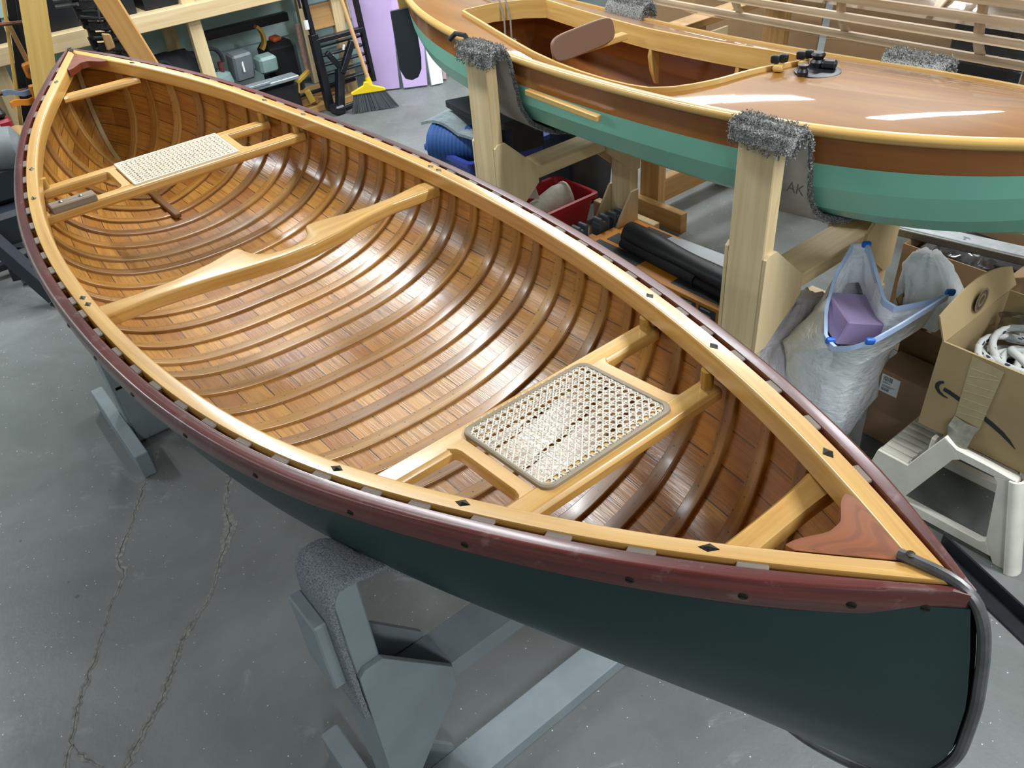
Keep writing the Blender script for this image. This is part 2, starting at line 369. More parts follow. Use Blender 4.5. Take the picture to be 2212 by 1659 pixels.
def along(fy, fz, x0, x1, n=90):
    xs = x0+(x1-x0)*np.linspace(0, 1, n); return xs, fy(xs), fz(xs)
for sd in (1, -1):
    xs = HL*np.sin(np.linspace(-1, 1, 121)*math.pi/2)
    rings = []
    for x in xs:
        o = max(float(gy(x)), .0008); i = max(o-.029, 0.0004); z = float(gz(x)); r = min(.005, (o-i)*.3)
        pr = [(o, z-.028), (o, z+.012), (o-.0015, z+.014), (i+r, z+.014), (i+r*.3, z+.014-r*.35), (i, z+.014-r), (i, z-.022), (i+r, z-.028)]
        rings.append([(x, sd*a, b) for a, b in pr])
    MB().rings(rings).build('inwale', M['ash'], canoe, ang=40)
    xo = np.concatenate([[-HL-.014], xs, [HL+.014]]); rings = []
    for x in xo:
        xc = min(max(x, -HL), HL); a = abs(x)/HL; tp = 1-.55*max(0, (a-.90)/.11)**1.5; b0 = float(gy(xc))+.0085*(1-.65*min(a, 1)**14); w = .0265*max(tp, .3); z = float(gz(xc))
        if a > 1: w *= .6; b0 -= .003
        pr = [(b0, z-.030), (b0, z+.010), (b0+.0015, z+.0125), (b0+w*.66, z+.0125), (b0+w*.86, z+.0095), (b0+w*.97, z+.003), (b0+w, z-.005), (b0+w*.95, z-.022), (b0+w*.80, z-.029), (b0+w*.5, z-.031)]
        rings.append([(x, sd*p, q) for p, q in pr])
    MB().rings(rings).build('outwale', M['mahog'], canoe, ang=45)
    for x in (-1.30, -1.17, -1.0, -.83, -.66, -.49, -.32, -.15, .01, .171, .342, .527, .709, .893, 1.063, 1.251, 1.354, 1.437, 1.488):
        a = abs(x)/HL; tp = max(.3, 1-.55*max(0, (a-.90)/.11)**1.5); y = (float(gy(x))+.0085*(1-.65*min(a, 1)**14)+.0265*tp*.985)*sd
        dy = float(gy(min(x+.01, HL))-gy(x-.01))/.02*sd; n = Vector((-dy, 1, 0)).normalized()*sd
        if n.y*sd < 0: n = -n
        c = Vector((x, y, float(gz(x))-.010)); m = MB(); m.lathe([(.0052, -.004), (.0052, .0006), (.0036, .0014), (0, .0016)], c, n, 12)
        m.box(c+n*.0016, (.008, .0012, .0012), (0, 0, math.atan2(n.y, n.x)+math.pi/2), 0)
        m.build('gunwale_screw', M['darkbolt'], canoe)
# diamond head bolts
for sd in (1, -1):
    for x in (-1.252, -.78, -.615, -.034, .002, .82, 1.02, 1.296):
        c = Vector((x, sd*(float(gy(x))-.0145), float(gz(x))+.0142)); ex = Vector((1, sd*float(gy(x+.01)-gy(x-.01))/.02, float(gz(x+.01)-gz(x-.01))/.02)).normalized(); ey = Vector((0, 0, 1)).cross(ex).normalized(); ez = ex.cross(ey)
        q = .012; w = .0068
        if x == -.615 and sd < 0:
            MB().lathe([(.0055, 0), (.0055, .0025), (.003, .005), (0, .0055)], c, ez, 14).build('round_bolt', M['brass'], canoe, label='round silver bolt head'); continue
        v = [c+ex*q, c+ey*w, c-ex*q, c-ey*w]; v += [p-ez*.002 for p in v[:4]]; v.append(c+ez*.0028)
        MB().add(v, [[0, 1, 8], [1, 2, 8], [2, 3, 8], [3, 0, 8], [0, 4, 5, 1], [1, 5, 6, 2], [2, 6, 7, 3], [3, 7, 4, 0]]).build('diamond_bolt', M['darkbolt'], canoe, ang=5)
# decks
def deck(sg, xt, xm, xa, cen=0.0):
    """xt tip, xm apex of the hollow edge, xa where the horns meet the inwales (absolute x)"""
    n = 26; rows = []
    for j in range(-n, n+1):
        f = j/n; e = abs(f)
        # ogee edge between horn and apex
        s3 = .5-.5*math.cos(math.pi*min(1, max(0, (e-.12)/.76))); xe = xm+(xa-xm)*(s3*1.0)
        if e > .88: xe = xa+(e-.88)/.12*.012
        yl = max(float(gy(sg*xe))-.0285, 0)*f
        row = []
        for i in range(13):
            q = i/12; x = xe+(xt-xe)*q; yy = max(float(gy(sg*x))-.0285, .0004)*f
            row.append((sg*x, yy, float(gz(sg*x))+.0125+.0008*(1-f*f)*(1-q)))
        rows.append(row)
    P = np.array(rows); m = MB()
    uvf = lambda a, b: (P[a, b, 1]*1.0+.5*P[a, b, 0]**2*3, P[a, b, 0])
    if sg > 0: m.slab(P[:, ::-1], -.016 if False else .001, uvf)
    else: m.slab(P, .001, uvf)
    Q = P.copy(); Q[..., 2] -= .018; m.grid(Q.tolist(), uvf); m.grid([P[:, 0].tolist(), Q[:, 0].tolist()], lambda a, b: (P[b, 0, 1], a*.018))
    return m.build('deck_plate', M['deckmahog'], canoe, fixn=True)
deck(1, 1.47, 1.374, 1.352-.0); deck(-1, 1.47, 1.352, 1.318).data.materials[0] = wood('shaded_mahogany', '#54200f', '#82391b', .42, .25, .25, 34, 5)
# stem bands
def stemband(sg):
    zt = float(gz(sg*HL)); L0 = .058 if sg > 0 else .03; pts = [(HL-L0, float(gz(sg*(HL-L0)))+.0165), (HL-.02, float(gz(sg*(HL-.02)))+.0165), (HL+.004, zt+.016), (HL+.014, zt+.011)]
    dz = 0 if sg > 0 else KZ[0]-KZ[-1]
    for z, x in [(.239, 2.462), (.2, 2.476), (.15, 2.488), (.04, 2.507), (-.1, 2.516), (-.208, 2.492), (-.265, 2.462), (-.31, 2.425), (-.345, 2.38), (-.372, 2.33)]: pts.append((S*x+.001, .9+S*z+dz*(z+.4)/.64))
    for x in (1.40, 1.34, 1.25, 1.1): pts.append((x, ZK0+ZK2*(min(x/XB, 1))**2.5-.004))
    # smooth the polyline
    P = np.array(pts); t = np.concatenate([[0], np.cumsum(np.linalg.norm(np.diff(P, axis=0), axis=1))]); tt = np.linspace(0, t[-1], 90)
    Q = np.stack([np.interp(tt, t, P[:, 0]), np.interp(tt, t, P[:, 1])], 1)
    for _ in range(4): Q[1:-1] = .25*Q[:-2]+.5*Q[1:-1]+.25*Q[2:]
    m = MB(); m.tube([(sg*a, 0, b) for a, b in Q], .0062, 10)
    o = m.build('stem_band', M['steel'], canoe)
    m = MB(); m.lathe([(.0045, 0), (.0045, .001), (.001, .0014)], (sg*(HL-L0+.010), 0, Q[1][1]+.0060), n=10); m.build('band_screw', M['darkbolt'], o)
stemband(1); stemband(-1)
# keel strip running between the two stem bands
mb = MB(); mb.rings([[(x, -.012, z), (x, .012, z), (x, .009, z-.007), (x, -.009, z-.007)] for x in np.linspace(-1.25, 1.25, 30) for z in [ZK0+ZK2*(abs(x)/XB)**2.5]]); mb.build('keel_strip', M['hullgreen'], canoe)
# quarter thwarts
for sg, x in ((1, 1.298), (-1, 1.255)):
    x *= sg; y = float(gy(x))-.012; z = float(gz(x))-.030; rings = []
    for q in np.linspace(-1, 1, 25):
        w = .019+.004*(abs(q)**3) ; h = .021; yy = q*y
        rings.append([(x+a*w, yy, z+b*h) for a, b in ((-1, -.75), (-1, -.3), (-.75, 0), (.75, 0), (1, -.3), (1, -.75), (.7, -1), (-.7, -1))])
    MB().rings(rings).build('quarter_thwart', M['ash'], canoe, ang=40)
# carved yoke: rear edge with the neck notch, front edge
ys = np.linspace(-.414, .424, 211)
E1 = [(-.414, -.062), (-.332, -.052), (-.251, -.050), (-.159, -.063), (-.11, -.080), (-.090, -.087), (-.084, -.086), (-.078, -.052), (-.068, -.032), (-.047, -.016), (.008, -.006), (.045, -.014), (.064, -.028), (.074, -.048), (.079, -.066), (.086, -.071), (.098, -.070), (.12, -.067), (.177, -.051), (.234, -.041), (.308, -.042), (.392, -.055), (.424, -.050)]
E2 = [(-.414, -.006), (-.30, -.005), (-.20, .009), (-.10, .027), (-.03, .037), (.05, .039), (.13, .026), (.21, .005), (.29, -.005), (.36, -.002), (.424, 0)]
e1 = np.interp(ys, *zip(*E1)); e2 = np.interp(ys, *zip(*E2))
for _ in range(1): e1[1:-1] = .25*e1[:-2]+.5*e1[1:-1]+.25*e1[2:]; e2[1:-1] = .25*e2[:-2]+.5*e2[1:-1]+.25*e2[2:]
rings = []
for y, a, b in zip(ys, e1, e2):
    z = .873; t = .031+.004*math.exp(-(y/.2)**2); r = .006; dp = -.010*math.exp(-((y-.005)/.07)**2)
    rings.append([(a, y, z-t), (a, y, z-r+dp), (a+r*.4, y, z-r*.25+dp), (a+r*1.4, y, z+dp*.6), ((a+b)/2, y, z), (b-r*1.4, y, z), (b-r*.4, y, z-r*.25), (b, y, z-r), (b, y, z-t+.006), (b-.006, y, z-t)])
MB().rings(rings).build('carrying_yoke', M['ash'], canoe, ang=50)

# ---------------------------------------------------------------- seats
def seat(xa, xb, za, zb, cy0, cy1, rw, pitch, canecol, rnd, xi):
    """rails at xa and xb (outer edges), cane panel between cy0 and cy1; xi insets the cane from the outer edges"""
    sl = (zb-za)/(xb-xa); zs = lambda x: za+(x-xa)*sl; th = .028
    m0 = MB(); sg = 1 if xa > 0 else -1
    fr = m0
    for xc in (xa+rw/2, xb-rw/2):
        yb = float(gy(xc))-.010; rings = []
        for q in np.linspace(-yb, yb, 41):
            infr = cy0-.06 < q < cy1+.06; w = rw/2; r = .006
            rings.append([(xc+a*w, q, zs(xc)+b) for a, b in ((-1, -th+.008), (-1, -r), (-.8, -r*.2), (-.65, 0), (.65, 0), (.8, -r*.2), (1, -r), (1, -th+.008), (.6, -th), (-.6, -th))])
        fr.rings(rings)
    for yc, s_ in ((cy0-.022, -1), (cy1+.022, 1)):
        # cross piece with the scooped outer edge
        n = 17; rings = []
        for i in range(n):
            f = i/(n-1); x = xa+rw*.8+(xb-xa-1.6*rw)*f; e = min(f, 1-f); w = .024+.012*max(0, 1-e/.12)**2
            yi = yc-s_*.014; yo = yi+s_*w; z = zs(x)
            rings.append([(x, yi, z-th+.003), (x, yi, z), (x, yo-s_*.004, z), (x, yo, z-.005), (x, yo, z-th+.008), (x, yo-s_*.006, z-th+.003)])
        fr.rings(rings)
    fo = fr.build('seat_frame', M['ash'], canoe, ang=40)
    # woven cane
    c0, c1 = xa+xi, xb-xi; y0, y1 = cy0, cy1; wv = MB(); wd = pitch*.085
    def ribbon(p, q, ph, lift):
        d = Vector(q)-Vector(p); L = d.length; k = max(2, int(L/pitch*2)); d.normalize(); nrm = Vector((-d.y, d.x, 0)).normalized()
        pts = []
        for i in range(k+1):
            t = L*i/k; x, y = p[0]+d.x*t, p[1]+d.y*t; z = zs(x)+.0018+lift+.0009*math.cos(math.pi*i+ph)
            pts.append(Vector((x, y, z)))
        wv.rings([[a+nrm*wd, a+Vector((0, 0, .0009)), a-nrm*wd, a-Vector((0, 0, .0006))] for a in pts], caps=False)
    nx = int((c1-c0)/pitch); ny = int((y1-y0)/pitch); px = (c1-c0)/nx; py = (y1-y0)/ny; cr = rnd
    def inset(v, lo, hi):  # rounded corner shortening
        d = min(v-lo, hi-v); return 0 if d > cr or cr == 0 else cr-math.sqrt(max(cr*cr-(cr-d)**2, 0))
    for i in range(nx):
        for o in (.36, .64):
            x = c0+(i+o)*px; e = inset(x, c0, c1); ribbon((x, y0+e), (x, y1-e), 0 if o < .5 else math.pi, 0)
    for j in range(ny):
        for o in (.36, .64):
            y = y0+(j+o)*py; e = inset(y, y0, y1); ribbon((c0+e, y), (c1-e, y), math.pi if o < .5 else 0, .0004)
    for dr in (1, -1):
        for k in range(-ny, nx):
            # diagonal through the cell crossings
            pts = []
            for j in range(ny+1):
                i = k+j
                if -.5 <= i+.5 <= nx: pts.append((c0+(i+.5)*px, (y0+j*py) if dr > 0 else (y1-j*py)))
            if len(pts) > 1:
                a, b = pts[0], pts[-1]
                if cr:
                    def clip(a, b):
                        for cx, sx in ((c0+cr, -1), (c1-cr, 1)):
                            for cyy, sy in ((y0+cr, -1), (y1-cr, 1)):
                                t = 0
                                while (a[0]-cx)*sx > 0 and (a[1]-cyy)*sy > 0 and math.hypot(a[0]-cx, a[1]-cyy) > cr and t < 1: t += .004; a = (a[0]+(b[0]-a[0])*.01, a[1]+(b[1]-a[1])*.01)
                        return a
                    a2 = clip(a, b); b2 = clip(b, a); a, b = a2, b2
                if math.dist(a, b) > pitch*.5: ribbon(a, b, 0, .0009)
    wv.build('cane_panel', plain('cane_%d' % (xa*100), canecol, .55, var=.18, scale=120), fo, ang=30, label='woven cane seat panel')
    P = []; r = max(cr, .003)
    for cx, cyy, a0 in ((c1-r, y1-r, 0), (c0+r, y1-r, 90), (c0+r, y0+r, 180), (c1-r, y0+r, 270)):
        for a in range(0, 91, 15): t = math.radians(a0+a); P.append((cx+r*math.cos(t), cyy+r*math.sin(t)))
    P.append(P[0])
    rg = [[(x+ox, y+oy, zs(x)+z) for ox, oy, z in ((-.0045*dx, -.0045*dy, .0002), (-.0036*dx, -.0036*dy, .0048), (0, 0, .0062), (.003*dx, .003*dy, .0048), (.004*dx, .004*dy, .0002))] for x, y in P for dx, dy in [((x-(c0+c1)/2)/abs((c1-c0)/2), (y-(y0+y1)/2)/abs((y1-y0)/2))]]
    MB().rings(rg, caps=False).build('cane_spline', plain('spline_%d' % (xa*100), '#8d7f68' if cr else '#d8ccb0', .5), fo)
    return fo
def zsheer(x): return float(gz(x))
sn = seat(.800, 1.040, zsheer(.83)-.052, zsheer(1.02)-.058, -.103, .150, .042, .0136, '#e6dfcf', .018, .020)
sf = seat(-.822, -.628, zsheer(-.80)-.052, zsheer(-.65)-.048, -.130, .168, .040, .0122, '#ece3cb', 0.0, .016)
for xs_, fo, yy in (((.82, 1.02), sn, (1, -1)), ((-.80, -.65), sf, (1, -1))):
    for x in xs_:
        for sd in yy:
            if x == -.65 and sd < 0: continue
            y = sd*(float(gy(x))-.024); MB().tube([(x, y, zsheer(x)-.062), (x, y, zsheer(x)-.026)], .0105, 12).build('hanger_dowel', M['ashold'], fo)
# grey repair block bolted over the far seat rail
x = -.648; y0 = -(float(gy(x))-.03); zb = zsheer(x)-.050
mb = MB(); mb.box((x, y0+.062, zb+.0105), (.040, .115, .021), (0, 0, -.0), .003); blk = mb.build('repair_block', wood('weathered_grey_wood', '#6c5f4e', '#988a79', .7, 0, .2, 60, 2), canoe, label='grey wooden block on the seat rail')
for dy in (.035, .085): MB().lathe([(.006, 0), (.006, .002), (.003, .004), (0, .0045)], (x, y0+dy, zb+.0205), n=12).build('bolt_head', M['brass'], blk)
# inner stem at the far end: pale stem face rising to the deck and its dark tail on the bottom
P = [tuple(q) for q in hull(np.full(14, -1.), np.linspace(0, .93, 14), *IN)]; P = [(x+.010, 0, z) for x, y, z in P]; x0_ = P[0][0]; P = [(-1.12, 0, P[0][2]-.008), (-1.25, 0, P[0][2]-.002)]+[q for q in P if q[0] < -1.27]
MB().rings([[(a, -.010, c), (a, .010, c), (a+.012, .007, c+.004), (a+.012, -.007, c+.004)] for a, b, c in P]).build('inner_stem', wood('pale_stem', '#8b7246', '#b89a66', .5, 0, .2, 60, 2), canoe, label='pale strip of the inner stem')
MB().bar((-1.25, 0, .672), (-.86, 0, .664), .020, .014).build('stem_tail', wood('dark_stem', '#5a3c18', '#7d5628', .45, .2, .2, 60, 2), canoe, label='dark tail end of the inner stem')
P = [(-a, 0, c) for a, b, c in P]; MB().rings([[(a, -.009, c), (a, .009, c), (a-.012, .006, c+.004), (a-.012, -.006, c+.004)] for a, b, c in P]).build('inner_stem', M['pine2'], canoe)
# ------------------------------------------------------------ padded stands
def carpet_mat(name, lo, hi, sc):
    m, nt, b = newmat(name); n = N(nt); o = n('ShaderNodeTexCoord').outputs['Object']
    t = n('ShaderNodeTexNoise', {'Vector': o, 'Scale': sc, 'Detail': 3., 'Roughness': .7}).outputs[0]
    link(nt, n.ramp(t, [(.38, C(lo)), (.62, C(hi))]), b.inputs['Base Color']); b.inputs['Roughness'].default_value = .95; b.inputs['Specular IOR Level'].default_value = .1
    link(nt, n.bump(t, .9, .006), b.inputs['Normal']); return m
M['pile'] = carpet_mat('grey_carpet_pile', '#4b4c4a', '#c0c1bd', 330)
M['felt'] = carpet_mat('grey_felt', '#6d7379', '#aab0b6', 420)
M['backing'] = plain('carpet_backing', '#a7a39c', .9, 0, var=.1, scale=40)
M['ink'] = plain('pencil_mark', '#54524e', .8)
def strip(path, x0, x1, th, path2=None):
    """cloth strip of thickness th; its edge at x0 follows path, its edge at x1 follows path2 (lists of y, z)"""
    A = [Vector((x0, a, b)) for a, b in path]; B = [Vector((x1, a, b)) for a, b in (path2 or path)]; P, Q = [], []
    for a, b, c, d in zip(A, A[1:], B, B[1:]):
        k = max(1, int((b-a).length/.012)); P += [a.lerp(b, i/k) for i in range(k)]; Q += [c.lerp(d, i/k) for i in range(k)]
    P.append(A[-1]); Q.append(B[-1])
    for L in (P, Q):
        for _ in range(3): L[1:-1] = [(L[i-1]+L[i]*2+L[i+1])/4 for i in range(1, len(L)-1)]
    rg = []
    for i, (p, q) in enumerate(zip(P, Q)):
        def nr(L): t_ = (L[min(i+1, len(L)-1)]-L[max(i-1, 0)]).normalized(); return Vector((0, -t_.z, t_.y))
        j = R.uniform(-.0025, .0025); n1, n2 = nr(P), nr(Q); e = (q-p).normalized()
        rg.append([p+e*j, q+e*j, q+e*j*.6+n2*th*.8, q-e*.006+n2*th, p+e*.006+n1*th, p+e*j*.6+n1*th*.8])
    return rg, Q
def tufts(mb, pts, nrm, num, L, wd):
    """loose pile: little blades"""
    for _ in range(num):
        i = R.randrange(len(pts)); p = Vector(pts[i]); n = Vector(nrm[i])
        p += Vector((R.uniform(-.006, .006), R.uniform(-.006, .006), R.uniform(-.006, .006))); d = (n+Vector((R.uniform(-.8, .8), R.uniform(-.8, .8), R.uniform(-.8, .8)))).normalized()
        s = d.cross(Vector((R.uniform(-1, 1), R.uniform(-1, 1), R.uniform(-1, 1)))).normalized()*wd
        mb.add([p-s, p+s, p+d*L*R.uniform(.6, 1.1)], [[0, 1, 2]])
def stand(name, label, cat, cx, yl, yr, wx, ty, top, zu, mat, gmat, slingfn, group, bh=.045, fw=.04, fx=(-.23, .23), pile='pile', clamp=False, near=True, upg=.14, dng=.19, gin=.16, bare=None):
    t = thing(name, (cx, (yl+yr)/2, 0), label, cat, group)
    x0, x1 = cx-wx/2, cx+wx/2
    for y, s in ((yl, 1), (yr, -1)):   # y outer face, s towards the middle
        MB().box((cx, y+s*ty/2, top/2+.001), (wx, ty, top), (0, 0, 0), .003).build('upright', mat, t)
        # the box is taller than wide so its grain runs up
        for z, h in ((zu, bh),):
            pass
        for f, xx in ((1, x1), (-1, x0)):
            g = [(0, zu+upg), (.012, zu+upg+.012), (ty, zu+upg+.012), (gin, zu+.010), (gin, zu-bh-.008), (.045, zu-bh-dng), (0, zu-bh-dng)]
            MB().prism(g, .011, (xx if f > 0 else xx-.011, y, 0), (0, s, 0), (0, 0, 1) ).build('gusset', gmat, t) if s > 0 else MB().prism([(a, b) for a, b in g], .011, (xx+.011 if f > 0 else xx, y, 0), (0, s, 0), (0, 0, 1)).build('gusset', gmat, t)
            if bare == (s, f): continue
            g = [(ty*.2, .02), (.17, .02), (.17, .055), (.05, .235), (ty*.2, .235)]
            (MB().prism(g, .011, (xx if f > 0 else xx-.011, y, 0), (0, s, 0), (0, 0, 1)) if s > 0 else MB().prism(g, .011, (xx+.011 if f > 0 else xx, y, 0), (0, s, 0), (0, 0, 1))).build('gusset', gmat, t)
        MB().box((cx+(fx[0]+fx[1])/2, y-s*fw/2, .045), (fx[1]-fx[0], fw, .09), bev=.003).build('foot', mat, t)
    MB().bar((cx, yl+ty, zu-bh/2), (cx, yr-ty, zu-bh/2), wx, bh, bev=.003).build('crossbar', mat, t)
    MB().bar((cx, yl+ty, bh/2+.001), (cx, yr-ty, bh/2+.001), wx, bh, bev=.003).build('crossbar', mat, t)
    slingfn(t, x0, x1)
    return t
def gray_sling(t, x0, x1):
    cx = (x0+x1)/2; yl, ty, top = -.392, .045, .80
    Ti = np.linspace(0, .62, 20)**1.4; Ti = np.append(Ti[Ti < .52], [.52])
    def under(x):
        P = hull(np.full(len(Ti), x/HL), Ti, *OUT); d = np.gradient(P, axis=0); n = np.stack([d[:, 2], -d[:, 1]], 1); n /= np.linalg.norm(n, axis=1)[:, None]
        return [(-(p[1]+k[0]*.0135), p[2]+k[1]*.0135) for p, k in zip(P[::-1], n[::-1])]
    L = [(yl-.002, top-.31), (yl-.003, top-.15), (yl-.002, top-.01), (yl+.008, top+.001), (yl+ty-.006, top+.001), (yl+ty+.002, top-.012)]
    L = [(a, b) for a, b in L]
    pa, pb = [(lambda p: p+[(-a, b) for a, b in p[::-1]][1:])(L+under(x)) for x in (x0-.010, x1+.010)]
    # keep the cloth under the hull: thickness grows downward/outward
    rg, P2 = strip(pa, x0-.010, x1+.010, .011, pb)
    m = MB(); m.rings(rg); rg2 = []
    m.build('felt_sling', M['felt'], t, ang=60)
    m = MB(); m.box((cx-.010, yl-.024, top-.145), (wxg*1.0, .022, .155), (0, 0, 0), .003); m.build('clamp_block', M['greypaint'], t); m = MB(); m.box((cx-.010, -yl+.024, top-.145), (wxg, .022, .155), (0, 0, 0), .003); m.build('clamp_block', M['greypaint'], t)
wxg = .085
for cx, lab in ((.83, 'blue grey padded canoe stand under the near end of the canoe'), (-.84, 'blue grey padded canoe stand under the far half of the canoe')):
    stand('canoe_stand', lab, 'stand', cx, -.392, .392, wxg, .045, .80, .455, M['greypaint'], M['greypaint'], gray_sling, 'padded stands under the canoe', bh=.042, fx=(-.235, .235))

# ------------------------------------------------------------ green sailing canoe on pine stands
BY0, BA, BXC, BB, BHL, BZ0, BSH, BQ = 1.419, -.004, -.192, .299, 1.468, .92, .095, 3.811
def bpt(t, v, dz=0.0):
    """t along -1..1, v -1 near rail .. 1 far rail"""
    X = t*BHL; Y = v*BB*(1-abs(t)**BQ); return (BXC+X*math.cos(BA)-Y*math.sin(BA), BY0+X*math.sin(BA)+Y*math.cos(BA), BZ0+BSH*t*t+dz)
def bx2t(x): return (x-BXC)/BHL
boat = thing('sailing_canoe', (BXC, BY0, 0), 'varnished wooden decked sailing canoe with pale green painted bottom', 'boat')
M['okoume'] = wood('varnished_okoume_deck', '#6f4412', '#9c6a22', .5, .8, .035, 16, 1.3, bump=.0, cont=1.3)
M['okoume_side'] = wood('varnished_okoume_side', '#7c441c', '#a66c33', .25, .5, .1, 16, 1.2, bump=.04, cont=1.2)
M['railash'] = wood('varnished_rail', '#b98d45', '#dcb873', .28, .5, .1, 60, 2)
M['seafoam'] = plain('seafoam_green_paint', '#82c4ad', .3, 0, var=.06, scale=3)
tts = np.sin(np.linspace(-1, 1, 81)*math.pi/2)
def bsec(t, k):
    """hull section row k, 0 rail .. n keel: (half breadth fraction, drop)"""
    e = abs(t)**7; D = .315*(1-.55*e)
    rows = [(1, .004), (.992, .085), (.955, .150), (.80, .222), (.50, .275), (0, .315)]
    a, d = rows[k]; w = 1-abs(t)**BQ
    a = a*(1-.35*e*(k/5)); return a, d*(D/.315)
def bhull(t, k, s):
    a, d = bsec(t, k); x, y, z = bpt(t, s*a); x -= (.0 if t > 0 else -.10*(d/.3)**1.6*abs(t)**8)
    return (x, y, z-d)
for k0, k1, nm, mt in ((0, 1, 'sheer_strake', M['okoume_side']), (1, 5, 'bottom', M['seafoam'])):
    m = MB()
    for s in (-1, 1):
        for k in range(k0, k1):
            A = [bhull(t, k, s) for t in tts]; B = [bhull(t, k+1, s) for t in tts]
            m.grid([A, B], lambda a, b: (tts[b]*BHL, a*.1+k*.13))
    m.build(nm, mt, boat, ang=8, label='brown varnished sheer strake' if k0 == 0 else 'pale green painted bottom')
m = MB()
for s in (-1, 1):
    rg = []
    for t in tts:
        x, y, z = bpt(t, s); o = s; z -= .010 if s > 0 else 0
        rg.append([(x, y-o*.004, z-.014), (x, y-o*.004, z+.012), (x, y+o*.008, z+.012), (x, y+o*.016, z+.006), (x, y+o*.017, z-.006), (x, y+o*.010, z-.014)])
    m2 = MB(); m2.rings(rg); m2.build('rub_rail', M['railash'], boat, ang=50)
# cockpit outline, near and far edges as functions of x
CX0, CX1 = -1.02, .275
NEAR = [(-1.02, 1.272), (-.84, 1.238), (-.66, 1.202), (-.5, 1.172), (-.37, 1.155), (-.25, 1.145), (-.13, 1.141), (-.04, 1.143), (.03, 1.152), (.09, 1.178), (.14, 1.22), (.18, 1.272), (.205, 1.335), (.232, 1.40), (.255, 1.45), (.268, 1.485), (.275, 1.512)]
FAR = [(-1.02, 1.273), (-.90, 1.565), (-.57, 1.545), (-.33, 1.533), (-.14, 1.542), (.03, 1.552), (.13, 1.560), (.20, 1.560), (.24, 1.552), (.262, 1.538), (.275, 1.512)]
nf = lambda x: float(np.interp(x, *zip(*NEAR))); ff = lambda x: float(np.interp(x, *zip(*FAR)))
def dk(x, y):
    """deck height at x, y with camber"""
    t = max(-1, min(1, bx2t(x))); w = max(BB*(1-abs(t)**BQ), .01); v = (y-BY0)/w
    return BZ0+BSH*t*t-.006+.034*max(0, 1-v*v)*min(1, w/.2)
m = MB()
def dstrip(xs, ya, yb, n=10):
    P = [[(x, ya(x)+(yb(x)-ya(x))*j/n, dk(x, ya(x)+(yb(x)-ya(x))*j/n)) for j in range(n+1)] for x in xs]
    m.grid(P, lambda a, b: (P[a][b][0], P[a][b][1]))
railn = lambda x: BY0-BB*(1-min(1, abs(bx2t(x)))**BQ); railf = lambda x: BY0+BB*(1-min(1, abs(bx2t(x)))**BQ)
x0, x1 = BXC-BHL, BXC+BHL
dstrip([x0+(CX0-x0)*i/24 for i in range(25)], railn, railf, 24)
xs = [CX0+(CX1-CX0)*(1-(1-i/48)**1.6) for i in range(49)]
dstrip(xs, railn, nf); dstrip(xs, ff, railf)
dstrip([CX1+(x1-CX1)*i/24 for i in range(25)], railn, railf, 24)
m.build('deck', M['okoume'], boat, ang=60)
# coaming: a thin wall round the cockpit
loop = [(x, nf(x)) for x in xs]+[(x, ff(x)) for x in xs[::-1]][1:]
m = MB(); rg = []
for i, (x, y) in enumerate(loop):
    a = Vector(loop[i-1] if i else loop[0]); b = Vector(loop[(i+1) if i < len(loop)-1 else i]); d = (b-a).normalized(); n = Vector((d.y, -d.x)); z = dk(x, y)
    lo = -.03 if i < len(xs) else -.052
    rg.append([(x, y, z+lo), (x, y, z+.013), (x+n.x*.009, y+n.y*.009, z+.013), (x+n.x*.009, y+n.y*.009, z-.012)])
m.rings(rg); m.build('coaming', M['railash'], boat, ang=40)
# cockpit lining: inside of the hull and the two bulkheads
m = MB(); rows = [(.97, .02), (.95, .09), (.91, .155), (.76, .222), (.46, .268), (0, .300)]
txs = [bx2t(CX0-.06+(CX1+.12-CX0)*i/20) for i in range(21)]
for s in (-1, 1):
    P = [[(lambda q: (q[0], q[1], q[2]-d))(bpt(t, s*a)) for t in txs] for a, d in rows]
    m.grid(P, lambda a, b: (P[a][b][0], a*.1))
for tx in (txs[0], txs[-1]):
    P = [[(lambda q: (q[0], q[1], q[2]-d))(bpt(tx, s*a)) for s in (-1, -.5, 0, .5, 1)] for a, d in rows]; m.grid(P, lambda a, b: (P[a][b][1], a*.1))
m.build('cockpit_lining', M['okoume_side'], boat, ang=20)
for x in (-.33, .02):
    y = ff(x)+.03; m = MB(); pr = [(0, 0), (-.02, 0), (-.035, -.05), (-.025, -.10), (.0, -.15), (.012, -.15), (.012, -.05)]
    m.prism(pr, .012, (x, y, dk(x, y)-.02), (0, 1, 0), (0, 0, 1)); m.build('knee', M['railash'], boat)
# backrest on its crossbar
m = MB(); m.bar((-.43, 1.20, .925), (-.40, 1.49, .935), .035, .020); bb = m.build('backrest_bar', M['railash'], boat)
m = MB(); pl = []
for i in range(40):
    a = 2*math.pi*i/40; c, s = math.cos(a), math.sin(a); pl.append((.125*math.copysign(abs(c)**.4, c), .042*math.copysign(abs(s)**.55, s)))
m.prism(pl, .018, (-.405, 1.295, .965), (.12, 1, .10), (-.25, 0, 1), bev=.005); m.build('backrest_pad', plain('brown_vinyl', '#7b5a45', .5), boat, ang=50)
